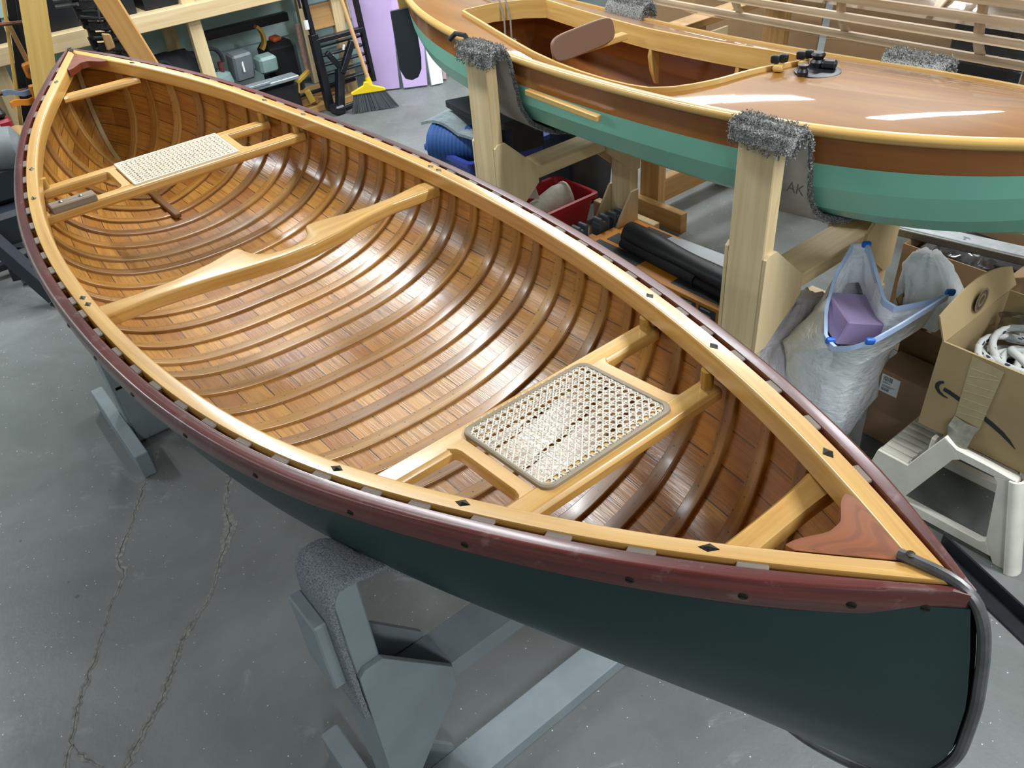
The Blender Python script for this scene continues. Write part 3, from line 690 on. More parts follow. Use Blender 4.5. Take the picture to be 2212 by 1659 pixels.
# line and coil hanging over the far end of the cockpit
rp = plain('grey_cord', '#8f8b80', .8, var=.3, scale=200)
m = MB(); P = [(-1.45, 1.45, dk(-1.45, 1.45)+.006), (-1.12, 1.42, dk(-1.12, 1.42)+.006), (-1.02, 1.41, dk(-1.02, 1.41)+.012), (-.975, 1.405, dk(-.97, 1.40)+.022), (-.945, 1.40, .93), (-.94, 1.395, .84)]
m.tube(P, .004, 6); m.tube([(a+.012, b+.02, c) for a, b, c in P[2:]], .004, 6)
for k in range(5): m.tube([(-.925+.030*math.cos(q)+.004*k, 1.39+.035*math.sin(q)*math.cos(k*.6), .83+.028*math.sin(q+k)) for q in np.linspace(0, 6.28, 16)], .004, 6)
m.build('hanging_line', rp, boat)
# sheet cleats and block on the deck
def cleat(x, y):
    z = dk(x, y); m = MB(); m.box((x, y, z+.012), (.030, .046, .020), (0, 0, .5), .008, 2); o = m.build('cleat_block', M['railash'], boat); m = MB()
    for d in (-.011, .011): m.box((x+d*.5, y+d, z+.034), (.026, .018, .024), (0, 0, .5), .007, 2)
    m.build('cam_cleat', M['black'], o)
cleat(.268, 1.418); cleat(.300, 1.49)
m = MB(); z = dk(.362, 1.465); m.lathe([(.062, 0), (.062, .004), (.05, .007), (0, .007)], (.362, 1.465, z), n=28); o = m.build('block_base', M['black'], boat)
m = MB(); m.lathe([(.018, 0), (.02, .015), (.014, .022), (.02, .034), (.014, .04)], (.345, 1.485, z+.005), n=16); m.box((.38, 1.488, z+.018), (.04, .03, .022), (0, 0, .4), .006); m.build('ratchet_block', M['black'], o)
m = MB(); m.lathe([(.013, 0), (.015, .012), (.010, .02), (.014, .03), (0, .033)], (.350, 1.412, dk(.35, 1.412)), n=14); m.build('snap_shackle', M['black'], boat)
m = MB(); m.tube([(-.86, 1.085, dk(-.86, 1.12)+.008), (-.84, 1.10, dk(-.84, 1.1)+.03), (-.80, 1.11, dk(-.8, 1.1)+.03), (-.78, 1.115, dk(-.78, 1.1)+.008)], .009, 8); m.build('deck_handle', M['black'], boat)
# kick-up rudder at the far end
m = MB(); m.prism([(-.05, -.10), (.03, -.12), (.04, .02), (.0, .10), (-.06, .10)], .030, (-1.70, 1.44, .93), (-.6, -.8, 0), (0, 0, 1), .004); ch = m.build('rudder_cheek', M['railash'], boat)
pl = [(-.052, .16), (.052, .17), (.056, -.05), (.05, -.10), (.03, -.135), (0, -.145), (-.03, -.135), (-.05, -.09)]
m = MB(); m.prism(pl, .012, (-1.685, 1.405, .71), (.5, .86, 0), (0, 0, 1), .003); m.build('rudder_blade', plain('dark_rudder_blade', '#2c3238', .5), ch, label='dark painted rudder blade')
m = MB(); m.box((-1.66, 1.38, .965), (.05, .06, .025), (0, 0, .6), .004); m.build('gudgeon', M['black'], boat)

M['sling_wood'] = None
def pine_sling(near_y, top):
    def fn(t, x0, x1):
        cx = (x0+x1)/2; yl, yr, ty = t['yl'], t['yr'], .045
        def under(x):
            q = [bhull(bx2t(x), k, -1) for k in range(1, 6)]; return [(y-.016*(1-i/4)**.5-.002, z-.020) for i, (x_, y, z) in enumerate(q)]
        L = [(yl-.010, top-.035), (yl-.006, top-.003), (yl+.004, top+.004), (yl+ty-.004, top+.004), (yl+ty+.006, top-.01)]
        Rr = [(yr+.010, top-.035), (yr+.006, top-.003), (yr-.004, top+.004), (yr-ty+.004, top+.004), (yr-ty-.006, top-.01)]
        pa, pb = [L+hp+[(2*BY0-a, b) for a, b in hp[::-1]][1:]+Rr[::-1] for hp in (under(x0-.014), under(x1+.055))]
        rg, P2 = strip(pa, x0-.012, x1+.052, -.004, pb); m = MB(); m.rings(rg); sl = m.build('carpet_sling', M['backing'], t, ang=60, label='carpet sling, pale backing outward')
        # pile side of the carpet faces the boat and rolls over the post tops
        rg, _ = strip(pa, x0-.016, x1+.056, .015, pb); m = MB(); m.rings(rg)
        pts, nr = [], []
        for (y, s) in ((yl, 1), (yr, -1)):
            for _ in range(400):
                pts.append((R.uniform(x0-.016, x1+.05), y+s*R.uniform(-.012, ty+.008), top+.014)); nr.append((0, 0, 1))
            for _ in range(220):
                pts.append((R.uniform(x0-.016, x1+.05), y-s*.02, top-R.uniform(-.01, .045))); nr.append((0, -s, -.2))
            for _ in range(140):
                pts.append((R.choice((x0-.016, x1+.054)), y+s*R.uniform(-.012, ty), top+R.uniform(-.02, .014))); nr.append((1, 0, 0))
        for p in P2:
            for _ in range(6): pts.append((x1+.056, p.y, p.z+R.uniform(0, .010))); nr.append((1, 0, .2))
        tufts(m, pts, nr, 9000, .0065, .0026); m.build('carpet_pile', M['pile'], sl, ang=60, fixn=False)
    return fn
_th = thing
def pine_stand(lab, cx, yl, yr, top, zu, fx, bare=None):
    global thing
    def th2(*a, **k):
        o = _th(*a, **k); o['yl'] = yl; o['yr'] = yr; return o
    thing = th2
    s = stand('boat_stand', lab, 'stand', cx, yl, yr, .115, .045, top, zu, M['pine'], M['ply'], pine_sling(yl, top), 'pine stands under the sailing canoe', fx=fx, upg=.13, dng=.13, gin=.19, fw=.04, bare=bare)
    thing = _th; del s['yl']; del s['yr']; return s
pine_stand('pine padded stand under the middle of the green boat, above red bin', -.643, 1.03, 1.765, .955, .50, (-.22, .15))
sB = pine_stand('pine padded stand nearest the white sacks', .478, 1.06, 1.765, .945, .475, (-.22, .22), (1, 1))
letters('AK', .038, (.552, 1.098, .795), (1, 0, 0), (0, .08, 1), M['ink'], [o for o in sB.children if o.name.startswith('carpet_sling')][0], 'pencil_letters')
# loose batten lying along the strake
m = MB(); m.bar((-.46, 1.098, .838), (-.115, 1.092, .828), .022, .018); m.build('bilge_batten', M['railash'], boat, label='short pale batten on the side')
# ------------------------------------------------------------ clear skinned boat frame behind the green boat
def film(name, tint, amt=.06):
    m, nt, b = newmat(name); n = N(nt); out = nt.nodes['Material Output']
    tr = n('ShaderNodeBsdfTransparent', {'Color': tint}); gl = n('ShaderNodeBsdfGlossy', {'Roughness': .12, 'Color': (1, 1, 1, 1)})
    fr = n('ShaderNodeFresnel', {'IOR': 1.45}); o = n('ShaderNodeTexCoord').outputs['Object']
    t = n('ShaderNodeTexNoise', {'Vector': o, 'Scale': 9., 'Detail': 3.}).outputs[0]; bp = n.bump(t, .15, .01)
    link(nt, bp, gl.inputs['Normal']); link(nt, bp, fr.inputs['Normal'])
    mx = n('ShaderNodeMixShader', {0: n.math('MULTIPLY_ADD', fr.outputs[0], .55, amt)}); link(nt, tr.outputs[0], mx.inputs[1]); link(nt, gl.outputs[0], mx.inputs[2]); link(nt, mx.outputs[0], out.inputs[0]); return m
M['film'] = film('clear_plastic_film', (.97, .96, .95, 1), .015); M['bagfilm'] = film('clear_bag_film', (.80, .81, .82, 1), .03)
M['kraft'] = plain('brown_kraft_board', '#8f7250', .8, 0, var=.12, scale=5)
M['card'] = plain('brown_cardboard', '#8a6d4d', .8, 0, var=.1, scale=6)
M['card_in'] = plain('cardboard_inside', '#7a6046', .85, 0, var=.12, scale=6)
M['cardtan'] = plain('tan_cardboard', '#a08a63', .8, 0, var=.1, scale=6)
M['white'] = plain('white_label', '#dfe3e6', .5)
M['print'] = plain('black_print', '#1a1d24', .6)
cb = thing('skin_boat_frame', (.2, 2.2, 0), 'unfinished boat frame of pale wood stringers under clear plastic skin', 'boat')
fw_ = wood('pale_stringer', '#bfa07e', '#e6d0b2', .45, .2, .2, 50, 2)
def csec(x, q):
    """near side of the clear hull, q 0 keel .. 1 gunwale"""
    b = max(0, 1-abs((x-.2)/5.5)**2.2); y0 = 2.42; w = .43*b*(1-(1-q)**4.2)**.5
    return Vector((x, y0-w, .80+.42*q**1.15))
ST = (.236, .41, .546, .66, .82, 1.0)
for q in ST:
    for sd in (1, -1):
        pts = [csec(x, q) for x in np.linspace(-1.3, 1.75, 50)]
        if sd < 0: pts = [Vector((p.x, 2*2.42-p.y, p.z)) for p in pts]
        m = MB(); m.rings([[p+Vector((0, -.006, -.012)), p+Vector((0, .010, -.012)), p+Vector((0, .010, .012)), p+Vector((0, -.006, .012))] for p in pts]); m.build('stringer', fw_, cb)
for x in (-1.25, -.83, -.38, .065, .52, .97, 1.42):
    m = MB(); pts = [csec(x, q) for q in np.linspace(.08, 1, 18)]
    pts = [Vector((p.x, 2*2.42-p.y, p.z)) for p in pts[::-1]]+pts if False else pts
    for sgn in (1, -1):
        pp = [p if sgn > 0 else Vector((p.x, 2*2.42-p.y, p.z)) for p in pts]
        m.rings([[p+Vector((-.013, .012*sgn, 0)), p+Vector((.013, .012*sgn, 0)), p+Vector((.013, .026*sgn, .004)), p+Vector((-.013, .026*sgn, .004))] for p in pp])
    m.build('frame_rib', fw_, cb)
m = MB()
for sgn in (1, -1):
    P = [[(lambda p: p if sgn > 0 else Vector((p.x, 2*2.42-p.y, p.z)))(csec(x, q)+Vector((0, -.009, 0))) for q in np.linspace(.05, 1, 20)] for x in np.linspace(-1.3, 1.75, 40)]
    m.grid(P)
m.build('clear_skin', M['film'], cb, ang=60)
# its own pine stand, mostly hidden
for cx, lab in ((-.70, 'aged pine stand under the clear boat, behind the far post of the green boat'), (1.5, 'aged pine stand under the clear boat, behind the cardboard boxes')):
    t = thing('frame_stand', (cx, 2.3, 0), lab, 'stand', 'stands under the clear boat')
    for y in (1.98, 2.78):
        MB().box((cx, y, .40), (.115, .045, .80), bev=.003).build('upright', M['pine2'], t); MB().box((cx, y+(-.045 if y < 2.3 else .045), .045), (.46, .04, .09)).build('foot', M['pine2'], t)
    for z in (.50, .10): MB().bar((cx, 2.0, z), (cx, 2.76, z), .045, .11).build('crossbar', M['pine2'], t)
    MB().bar((cx, 1.98, .785), (cx, 2.80, .785), .09, .03).build('cradle_bar', M['pine2'], t)
    for f in (-1, 1): MB().prism([(0, .42), (.30, .60), (.34, .60), (.34, .75), (.0, .75)], .011, (cx+f*.058, 2.0, 0), (0, 1, 0), (0, 0, 1)).build('gusset', M['ply'], t)
# tall sheets leaning behind
for x0, x1, y, lab in ((-1.75, -.62, 2.95, 'brown board leaning behind the clear boat, leftmost of the row'), (-.56, .02, 2.92, 'brown board leaning behind the clear boat, between its two neighbours'), (.30, 1.6, 2.98, 'brown board leaning behind the clear boat, rightmost of the row')):
    o = MB().prism([(0, 0), (x1-x0, 0), (x1-x0, 1.5), (0, 1.5)], .012, (x0, y, 0), (1, 0, 0), (0, .12, 1)).build('kraft_board', M['kraft'], None, (x0, y, 0)); o['label'] = lab; o['category'] = 'board'; o['group'] = 'boards leaning at the back'
t = thing('storage_crate', (.17, 2.99, 0), 'black storage crate standing in the gap between brown boards', 'crate')
MB().box((.16, 3.00, .55), (.22, .22, 1.1), bev=.01).build('body', M['black'], t); MB().box((.16, 3.00, 1.11), (.24, .24, .02), bev=.005).build('lid', M['black'], t)
MB().bar((.05, 2.88, .96), (.27, 2.88, .94), .03, .025).build('pale_batten', fw_, t)

# ------------------------------------------------------------ bins and soft goods under the green boat
def bin_(name, lab, cat, x0, x1, y0, y1, z0, z1, mat, taper=.03, lip=.012, th=.004, rot=0, lipname='rim'):
    c = ((x0+x1)/2, (y0+y1)/2, z0); t = thing(name, c, lab, cat); cr, sr = math.cos(rot), math.sin(rot)
    def ring(dx, z, r=.02, k=5):
        P = []; a, b = (x1-x0)/2+dx, (y1-y0)/2+dx
        for sx, sy, a0 in ((1, 1, 0), (-1, 1, 90), (-1, -1, 180), (1, -1, 270)):
            for i in range(k): q = math.radians(a0+90*i/(k-1)); X, Y = sx*(a-r)+r*math.cos(q), sy*(b-r)+r*math.sin(q); P.append((c[0]+X*cr-Y*sr, c[1]+X*sr+Y*cr, z))
        return P
    m = MB(); m.rings([ring(-taper, z0), ring(0, z1), ring(-th, z1), ring(-taper-th, z0+.006)]); m.build('body', mat, t)
    if lip: m = MB(); m.rings([ring(.001, z1-.022), ring(lip, z1-.020), ring(lip, z1), ring(-.001, z1+.002)], caps=False); m.rings([ring(-.001, z1+.002), ring(-.002, z1-.002)], caps=False); m.build(lipname, mat, t)
    return t
bin_('red_bin', 'open red plastic bin holding a pale net bag, under the green boat', 'bin', -.99, -.735, 1.32, 1.66, .001, .205, plain('red_plastic', '#a8242c', .4, 0, var=.15, scale=10), .035)
m = MB(); rg = []
netc = plain('off_white_canvas', '#b7b0a2', .9, 0, var=.15, scale=60, bump=.3, bscale=300)
nb = thing('net_bag', (-.86, 1.49, .006), 'crumpled off-white canvas bag with a strap, lying in the red bin', 'bag')
for f, w, h in ((-.17, .01, .10), (-.15, .05, .12), (-.08, .075, .17), (0, .085, .20), (.06, .085, .225), (.10, .08, .235)):
    rg.append([(-.855+w*math.cos(a)*.9+f*.25, 1.47+f*.9, h*.52+.012+h*.5*math.sin(a)*(1 if math.sin(a) > 0 else .8)+.006*math.sin(3*a+f*40)) for a in np.linspace(0, 2*math.pi, 25)[:-1]])
inner = [[(Vector(p)-Vector((-.85, 1.5, .13)))*.86+Vector((-.85, 1.5, .13)) for p in r] for r in rg[::-1]]
m.rings(rg+[inner[0], inner[1], inner[2]], caps=True); m.build('body', netc, nb, ang=80)
m = MB(); m.tube(rg[-1]+[rg[-1][0]], .007, 6); m.build('drawstring_hem', netc, nb)
m = MB(); m.slab([[(-.90, 1.42, .21), (-.93, 1.42, .27), (-.955, 1.415, .30), (-.96, 1.41, .33)], [(-.86, 1.45, .21), (-.89, 1.45, .27), (-.915, 1.445, .30), (-.92, 1.44, .33)]], .004); m.build('strap', netc, nb)
bin_('blue_bin', 'blue plastic storage bin behind the left pine post', 'bin', -1.31, -1.0, 1.21, 1.62, .001, .41, plain('blue_plastic', '#2b3f92', .4, 0, var=.15, scale=6), .04, .018)
o = thing('blue_sack', (-1.2, 1.3, .41), 'rolled blue ribbed sleeping mat in the blue bin', 'mat')
m = MB(); P = [Vector((-1.27, 1.19, .44)).lerp(Vector((-1.0, 1.40, .42)), i/60) for i in range(61)]
m.tube(P, [.078*min(1, (1-(1-min(i, 60-i)/5)**2)**.5 if min(i, 60-i) < 5 else 1)+.0022*math.sin(i*2.1)+.001 for i in range(61)], 28); m.build('roll', plain('blue_foam', '#24508f', .7, 0, var=.15, scale=20), o, ang=80)
m = MB(); gm = plain('grey_mat', '#8e9b9e', .8, 0, var=.3, scale=30)
P = [[(-1.31+.30*i/10-.05*j/6, 1.19+.06*i/10+.22*j/6, .512+.028*math.sin(math.pi*min(1, i/7))-.012*(i/10)) for i in range(11)] for j in range(7)]
m.slab(P, .012); o = m.build('grey_mat', gm, None, (-1.2, 1.3, .5)); o['label'] = 'curled grey felt mat on top of the blue roll'; o['category'] = 'mat'
t = thing('black_slab', (-1.08, 1.42, .545), 'flat black foam slab on top of the blue bin pile', 'foam slab'); MB().prism([(-1.285, 1.31), (-1.09, 1.28), (-.87, 1.30), (-.83, 1.52), (-1.20, 1.56)], .032, (0, 0, .548), (1, 0, 0), (0, 1, 0), .004).build('slab', plain('black_foam', '#23272c', .8, 0, var=.1, scale=20), t)
MB().prism([(-1.20, 1.40), (-.90, 1.36), (-.87, 1.50), (-1.16, 1.54)], .12, (0, 0, .427), (1, 0, 0), (0, 1, 0)).build('underlay', M['black'], t)
bin_('dark_tub', 'dark grey tub behind the red bin, under the crossbar', 'bin', -1.28, -.95, 1.72, 2.02, .001, .40, plain('charcoal_plastic', '#2b3135', .5, 0, var=.3, scale=6), .03)
o = MB().prism([(0, 0), (.26, .0), (.25, .20), (.02, .22)], .006, (-1.12, 1.78, .395), (.9, .3, -.1), (.1, .3, .9)).build('grey_board', plain('grey_card', '#77736c', .8, 0, var=.2, scale=10), None, (-1.12, 1.78, .395)); o['label'] = 'grey board propped in the dark tub under the green boat'; o['category'] = 'board'
wh = thing('trolley_wheel', (-1.55, 1.80, 0), 'black trolley wheel with mudguard behind the left pine post', 'wheel')
m = MB(); m.lathe([(.10, -.03), (.165, -.03), (.18, -.015), (.18, .015), (.165, .03), (.10, .03), (.10, -.03)], (-1.52, 1.73, .18), (.35, .9, 0), 32); m.build('tyre', M['blackrub'], wh)
m = MB(); m.lathe([(0, -.02), (.10, -.02), (.10, .02), (0, .02)], (-1.52, 1.73, .18), (.35, .9, 0), 24); m.build('hub', M['black'], wh)
m = MB(); P = []
for a in np.linspace(-.4, 1.9, 16):
    d = Vector((-.93*math.cos(a), .36*math.cos(a), math.sin(a)))*.205; P.append([Vector((-1.52, 1.73, .18))+d+Vector((.35, .9, 0))*k for k in (-.045, .045)])
m.slab(P, .004); m.build('mudguard', M['black'], wh)

# ------------------------------------------------------------ orange boxed work tables with black rolls on top
M['orange'] = plain('orange_carton', '#d98a20', .5, 0, var=.1, scale=4); M['dkpanel'] = plain('carton_dark_panel', '#3b4045', .55, 0, var=.2, scale=10)
M['orange2'] = plain('orange_paint', '#d0822c', .5, 0, var=.1, scale=20)
def carton(lab, x0, x1, y0, y1, h, pans, grp='orange cartons under the green boat'):
    t = thing('orange_carton', ((x0+x1)/2, (y0+y1)/2, 0), lab, 'carton', grp)
    MB().box(((x0+x1)/2, (y0+y1)/2, h/2+.001), (x1-x0, y1-y0, h), bev=.002).build('box', M['orange'], t)
    for a, b, c, d in pans: MB().box(((a+b)/2, (c+d)/2, h+.0018), (b-a, d-c, .0012), bev=0).build('printed_panel', M['dkpanel'], t)
    return t
c1 = carton('orange carton with dark panels and 30X print, nearest the canoe', -.60, .16, 1.405, 1.51, .112, [(-.54, -.28, 1.42, 1.495), (-.10, .15, 1.435, 1.50)])
for i, (a, b) in enumerate(((-.185, -.11), (-.10, -.035), (-.022, .05), (.063, .14))):
    MB().box(((a+b)/2, 1.4045, .056), (b-a, .0012, .090), bev=0).build('printed_panel', M['dkpanel'], c1)
letters('30X', .030, (-.096, 1.4037, .074), (1, 0, 0), (0, 0, 1), M['white'], c1, 'printed_lettering')
for a, cc in ((-.014, '#b5622c'), (.07, '#c7b190')):
    MB().prism([(0, 0), (.035, .004), (.05, .022), (.012, .026)], .0008, (a+.002, 1.4038, .052), (1, 0, 0), (0, 0, 1), 0).build('printed_picture', plain('print_'+cc[1:], cc, .6), c1)
    for k in range(4): MB().bar((a, 1.4038, .094-k*.0035), (a+.045, 1.4038, .094-k*.0035), .0006, .0012, bev=0).build('small_print', M['white'], c1) if k < 2 else None
carton('orange carton in the middle of the three, under the thick black roll', -.585, .16, 1.515, 1.62, .105, [(-.53, -.36, 1.525, 1.595)])
carton('orange carton with a white sticker, farthest from the canoe', -.575, .16, 1.628, 1.75, .095, [(-.49, -.30, 1.65, 1.735)])
for i, (x, y, lab) in enumerate(((-.655, 1.47, 'grey plastic clip block at the end of the nearest carton'), (-.645, 1.585, 'grey plastic clip block beyond the nearest one'), (-.64, 1.665, 'grey plastic clip block farthest from the canoe'))):
    t = thing('clip_block', (x, y, 0), lab, 'clip', 'plastic clips by the cartons'); cm = plain('slate_plastic', '#4b545c', .5)
    MB().box((x+.02, y, .07), (.05, .06, .135), bev=.004).build('body', cm, t); MB().box((x+.02, y-.018, .145), (.05, .016, .02), bev=.003).build('jaw', cm, t); MB().box((x+.02, y+.020, .145), (.05, .016, .02), bev=.003).build('jaw', cm, t)
m = MB(); rg = []
for i in range(30):
    f = i/29; c = Vector((-.44+.60*f, 1.560-.05*f, .158)); r = .043+.003*math.sin(f*9)
    rg.append([(c.x, c.y+r*math.cos(a)*(1.05+.1*math.sin(2*a+f*4)), c.z+r*math.sin(a)*.95) for a in np.linspace(0, 2*math.pi, 25)[:-1]])
rg = [[Vector(p)*.6+Vector((-.43, 1.56, .158))*.4 for p in rg[0]]]+rg
t = thing('black_roll', (-.2, 1.5, .105), 'thick black vinyl roll lying on the orange cartons', 'roll'); m.rings(rg); m.build('roll', plain('black_vinyl', '#1f2226', .5, 0, var=.3, scale=15, bump=.3, bscale=30), t, ang=60)
t = thing('black_tube_roll', (-.1, 1.42, .105), 'thinner black rolled sheet in front of the thick black roll', 'roll')
m = MB(); m.tube([(-.42, 1.505, .136), (-.1, 1.486, .136), (-.02, 1.482, .136)], [.020, .022, .023], 16); m.build('roll', M['blackrub'], t)
m = MB(); m.tube([(-.03, 1.482, .134), (.17, 1.468, .134)], .017, 16); m.build('inner_roll', M['blackrub'], t)
for dz, dx, lab in ((0, 0, 'pale grey plastic sheet on the cartons behind the black roll'), (.006, .05, 'white plastic sheet lying over the pale grey sheet')):
    o = MB().prism([(-.36+dx, 1.60+dx*.6), (-.02, 1.575), (.16, 1.62), (.14, 1.74), (-.34+dx, 1.715)], .004, (0, 0, .108+dz), (1, 0, 0), (0, 1, 0), 0).build('plastic_sheet', plain('white_sheet_%d' % (dz*1000), '#b9c0c4', .5), None, (-.1, 1.65, .106)); o['label'] = lab; o['category'] = 'sheet'

# ------------------------------------------------------------ white sacks
def sackmat(name, col):
    m, nt, b = newmat(name); n = N(nt); o = n('ShaderNodeTexCoord').outputs['Object']; b.inputs['Base Color'].default_value = C(col); b.inputs['Roughness'].default_value = .42
    a = n('ShaderNodeTexNoise', {'Vector': n('ShaderNodeMapping', {'Vector': o, 'Scale': (40., 40., 110.)}).outputs[0], 'Scale': 1., 'Detail': 3.}).outputs[0]
    c = n('ShaderNodeTexNoise', {'Vector': o, 'Scale': 14., 'Detail': 4., 'Distortion': 1.2}).outputs[0]
    link(nt, n.bump(n.math('ADD', n.math('MULTIPLY', a, .45), n.math('MULTIPLY', c, 1.6)), .8, .008), b.inputs['Normal']); b.inputs['Subsurface Weight'].default_value = .15; b.inputs['Subsurface Radius'].default_value = (.02, .02, .02); return m
M['sack'] = sackmat('white_woven_sack', '#e6eaee'); M['bluehem'] = plain('pale_blue_hem', '#b3c9ec', .5); M['bluetape'] = plain('blue_tape', '#2466c8', .45)
def resamp(P, n):
    P = [Vector(p) for p in P]+[Vector(P[0])]; L = [0]
    for a, b in zip(P, P[1:]): L.append(L[-1]+(b-a).length)
    out = []
    for i in range(n):
        s = L[-1]*i/n; k = max(j for j in range(len(L)-1) if L[j] <= s+1e-9); f = (s-L[k])/max(L[k+1]-L[k], 1e-9); out.append(P[k].lerp(P[k+1], f))
    return out
RIM = [(.60, 1.39, .545), (.615, 1.30, .49), (.66, 1.20, .44), (.715, 1.125, .415), (.755, 1.105, .41), (.80, 1.115, .43), (.835, 1.135, .455), (.865, 1.20, .485), (.895, 1.33, .515), (.90, 1.365, .52), (.865, 1.325, .50), (.815, 1.27, .485), (.775, 1.28, .485), (.72, 1.33, .51), (.66, 1.385, .54), (.63, 1.41, .55)]
def loopat(P): return resamp(P, 64)
rim = loopat(RIM); cx, cy = .715, 1.265
def ell(z, cx, cy, ax, ay, ph, sq=1.0, amp=.006, fr=7):
    # same angular order as the rim: starts at the far-left corner and runs counter clockwise
    out = []
    for i in range(64):
        a = ph+2*math.pi*i/64; r = 1+amp/ax*math.sin(fr*a+z*40)+amp*.6/ax*math.sin(13*a+z*25)
        c, s = math.cos(a), math.sin(a); out.append(Vector((cx+ax*r*math.copysign(abs(c)**sq, c), cy+ay*r*math.copysign(abs(s)**sq, s), z)))
    return out
sk = thing('white_sack', (.70, 1.27, 0), 'open white woven sack with blue hem, holding purple foam', 'sack', 'white sacks')
m = MB(); ph = math.radians(130)
base = [ell(.0015, .722, 1.235, .03, .03, ph, .8), ell(.02, .715, 1.235, .06, .055, ph, .8), ell(.08, .705, 1.235, .09, .09, ph, .75), ell(.16, .695, 1.25, .112, .125, ph, .7), ell(.23, .685, 1.265, .122, .135, ph, .75), ell(.31, .68, 1.27, .13, .145, ph, .8)]
mid = [a.lerp(b, .55) for a, b in zip(base[-1], rim)]
mid = [p+Vector((0, 0, .01*math.sin(i*.6))) for i, p in enumerate(mid)]
rings = base+[mid, rim, [p+(Vector((cx, cy, p.z))-p).normalized()*.004+Vector((0, 0, -.001)) for p in rim], [p.lerp(Vector((cx, cy, .36)), .16)+Vector((0, 0, -.08)) for p in rim]]
m.rings(rings, caps=False); m.add(rings[0], [list(range(64))[::-1]]); m.build('sack_cloth', M['sack'], sk, ang=75, fixn=False)
m = MB(); hem = [[p+Vector((0, 0, .002))+o_ for o_ in (Vector((-.002, -.003, 0)), Vector((-.0025, -.003, -.018)), Vector((.004, .004, -.016)), Vector((.004, .004, 0)))] for p in rim+[rim[0]]]
m.rings(hem, caps=False); hm = m.build('hem', M['bluehem'], sk)
for a in (Vector((.90, 1.37, .522)), Vector((.735, 1.118, .414)), Vector((.832, 1.137, .45)), Vector((.63, 1.41, .548))):
    m = MB(); m.box(a, (.026, .014, .020), (.2, .1, .9), .006, 2); m.build('blue_tape', M['bluetape'], hm)
pf = plain('lavender_foam', '#a08cb4', .7, 0, var=.05, scale=6)
o = MB().box((.72, 1.285, .395), (.137, .178, .08), (-.25, .12, -.55), .004).build('foam_block', pf, None, (.735, 1.27, .385)); o['label'] = 'lavender foam block inside the open white sack'; o['category'] = 'foam block'
def blob_sack(lab, rings_, mat, grp='white sacks'):
    t = thing('white_sack', rings_[0][1:4] if False else (rings_[1][1], rings_[1][2], rings_[0][0]), lab, 'sack', grp); m = MB()
    rg = [ell(z, x, y, ax, ay, 0, .85, .009, 5) for z, x, y, ax, ay in rings_]; m.rings(rg); m.build('sack_cloth', mat, t, ang=75); return t
blob_sack('limp white sack slumped between the pine stand and the open sack', [(.048, .56, 1.26, .06, .06), (.052, .565, 1.24, .11, .13), (.12, .56, 1.23, .12, .14), (.20, .545, 1.25, .105, .13), (.27, .53, 1.28, .085, .12), (.33, .52, 1.33, .06, .08), (.365, .525, 1.33, .035, .045)], sackmat('pinkish_white_sack', '#cfccd3'))
blob_sack('small white sack behind the open sack, hanging over the open box', [(.335, .80, 1.52, .05, .05), (.34, .80, 1.52, .09, .075), (.40, .79, 1.53, .085, .07), (.45, .76, 1.55, .07, .05), (.48, .745, 1.57, .05, .035), (.495, .74, 1.58, .02, .02)], M['sack'])

# ------------------------------------------------------------ cardboard boxes
def openbox(lab, x0, x1, y0, y1, z0, z1, mo, mi, flaps=(), name='cardboard_box', grp='cardboard boxes', th=.004, rot=0):
    t = thing(name, ((x0+x1)/2, (y0+y1)/2, z0), lab, 'box', grp); cx, cy = (x0+x1)/2, (y0+y1)/2
    def rp(x, y, z): return (cx+(x-cx)*math.cos(rot)-(y-cy)*math.sin(rot), cy+(x-cx)*math.sin(rot)+(y-cy)*math.cos(rot), z)
    m = MB(); q = [(x0, y0), (x1, y0), (x1, y1), (x0, y1)]; qi = [(x0+th, y0+th), (x1-th, y0+th), (x1-th, y1-th), (x0+th, y1-th)]
    m.rings([[rp(a, b, z0+.001) for a, b in q], [rp(a, b, z1) for a, b in q], [rp(a, b, z1) for a, b in qi], [rp(a, b, z0+.006) for a, b in qi]]); m.build('body', mo, t)
    for pts in flaps:
        P = np.array(pts, float).reshape(2, -1, 3); m = MB(); m.slab(P.tolist(), .004); m.build('flap', mo, t)
    return t
b1 = thing('cardboard_box', (.867, 1.372, 0), 'small closed brown box with white barcode label, in front of the open sack', 'box', 'cardboard boxes')
MB().box((.867, 1.372, .126), (.157, .115, .25), bev=.002).build('body', plain('brown_box', '#93765a', .75, 0, var=.06, scale=5), b1)
# the printed label
lx, lz, lw, lh = .806, .178, .055, .060
MB().box((lx+lw/2, 1.3138, lz+lh/2), (lw, .0012, lh), bev=.0004).build('label', M['white'], b1)
lb = b1.children[-1]; m = MB()
for k, (zz, xx, hh, n_) in enumerate(((.218, .812, .016, 15), (.184, .812, .010, 12))):
    x = xx; m = MB()
    for i in range(n_):
        w = R.choice((.0006, .0010, .0016)); m.add([(x, 1.3129, zz), (x+w, 1.3129, zz), (x+w, 1.3129, zz+hh), (x, 1.3129, zz+hh)], [[0, 1, 2, 3]]); x += w+R.choice((.0006, .0009, .0012))
    m.build('barcode', M['print'], lb, fixn=False)
letters('5009-4', .0085, (.812, 1.3130, .2095), (1, 0, 0), (0, 0, 1), M['print'], lb, 'label_lettering', .0001)
for k in range(3):
    z = .203-.0028*k; MB().bar((.813, 1.3130, z), (.850-.006*k, 1.3130, z), .0002, .0011, bev=0).build('small_print', M['print'], lb)
openbox('open brown box behind the small closed box, dark inside', .775, .965, 1.445, 1.64, 0, .33, M['card'], M['card_in'], [[(.775, 1.445, .33), (.775, 1.64, .33), (.735, 1.445, .40), (.735, 1.64, .40)]])
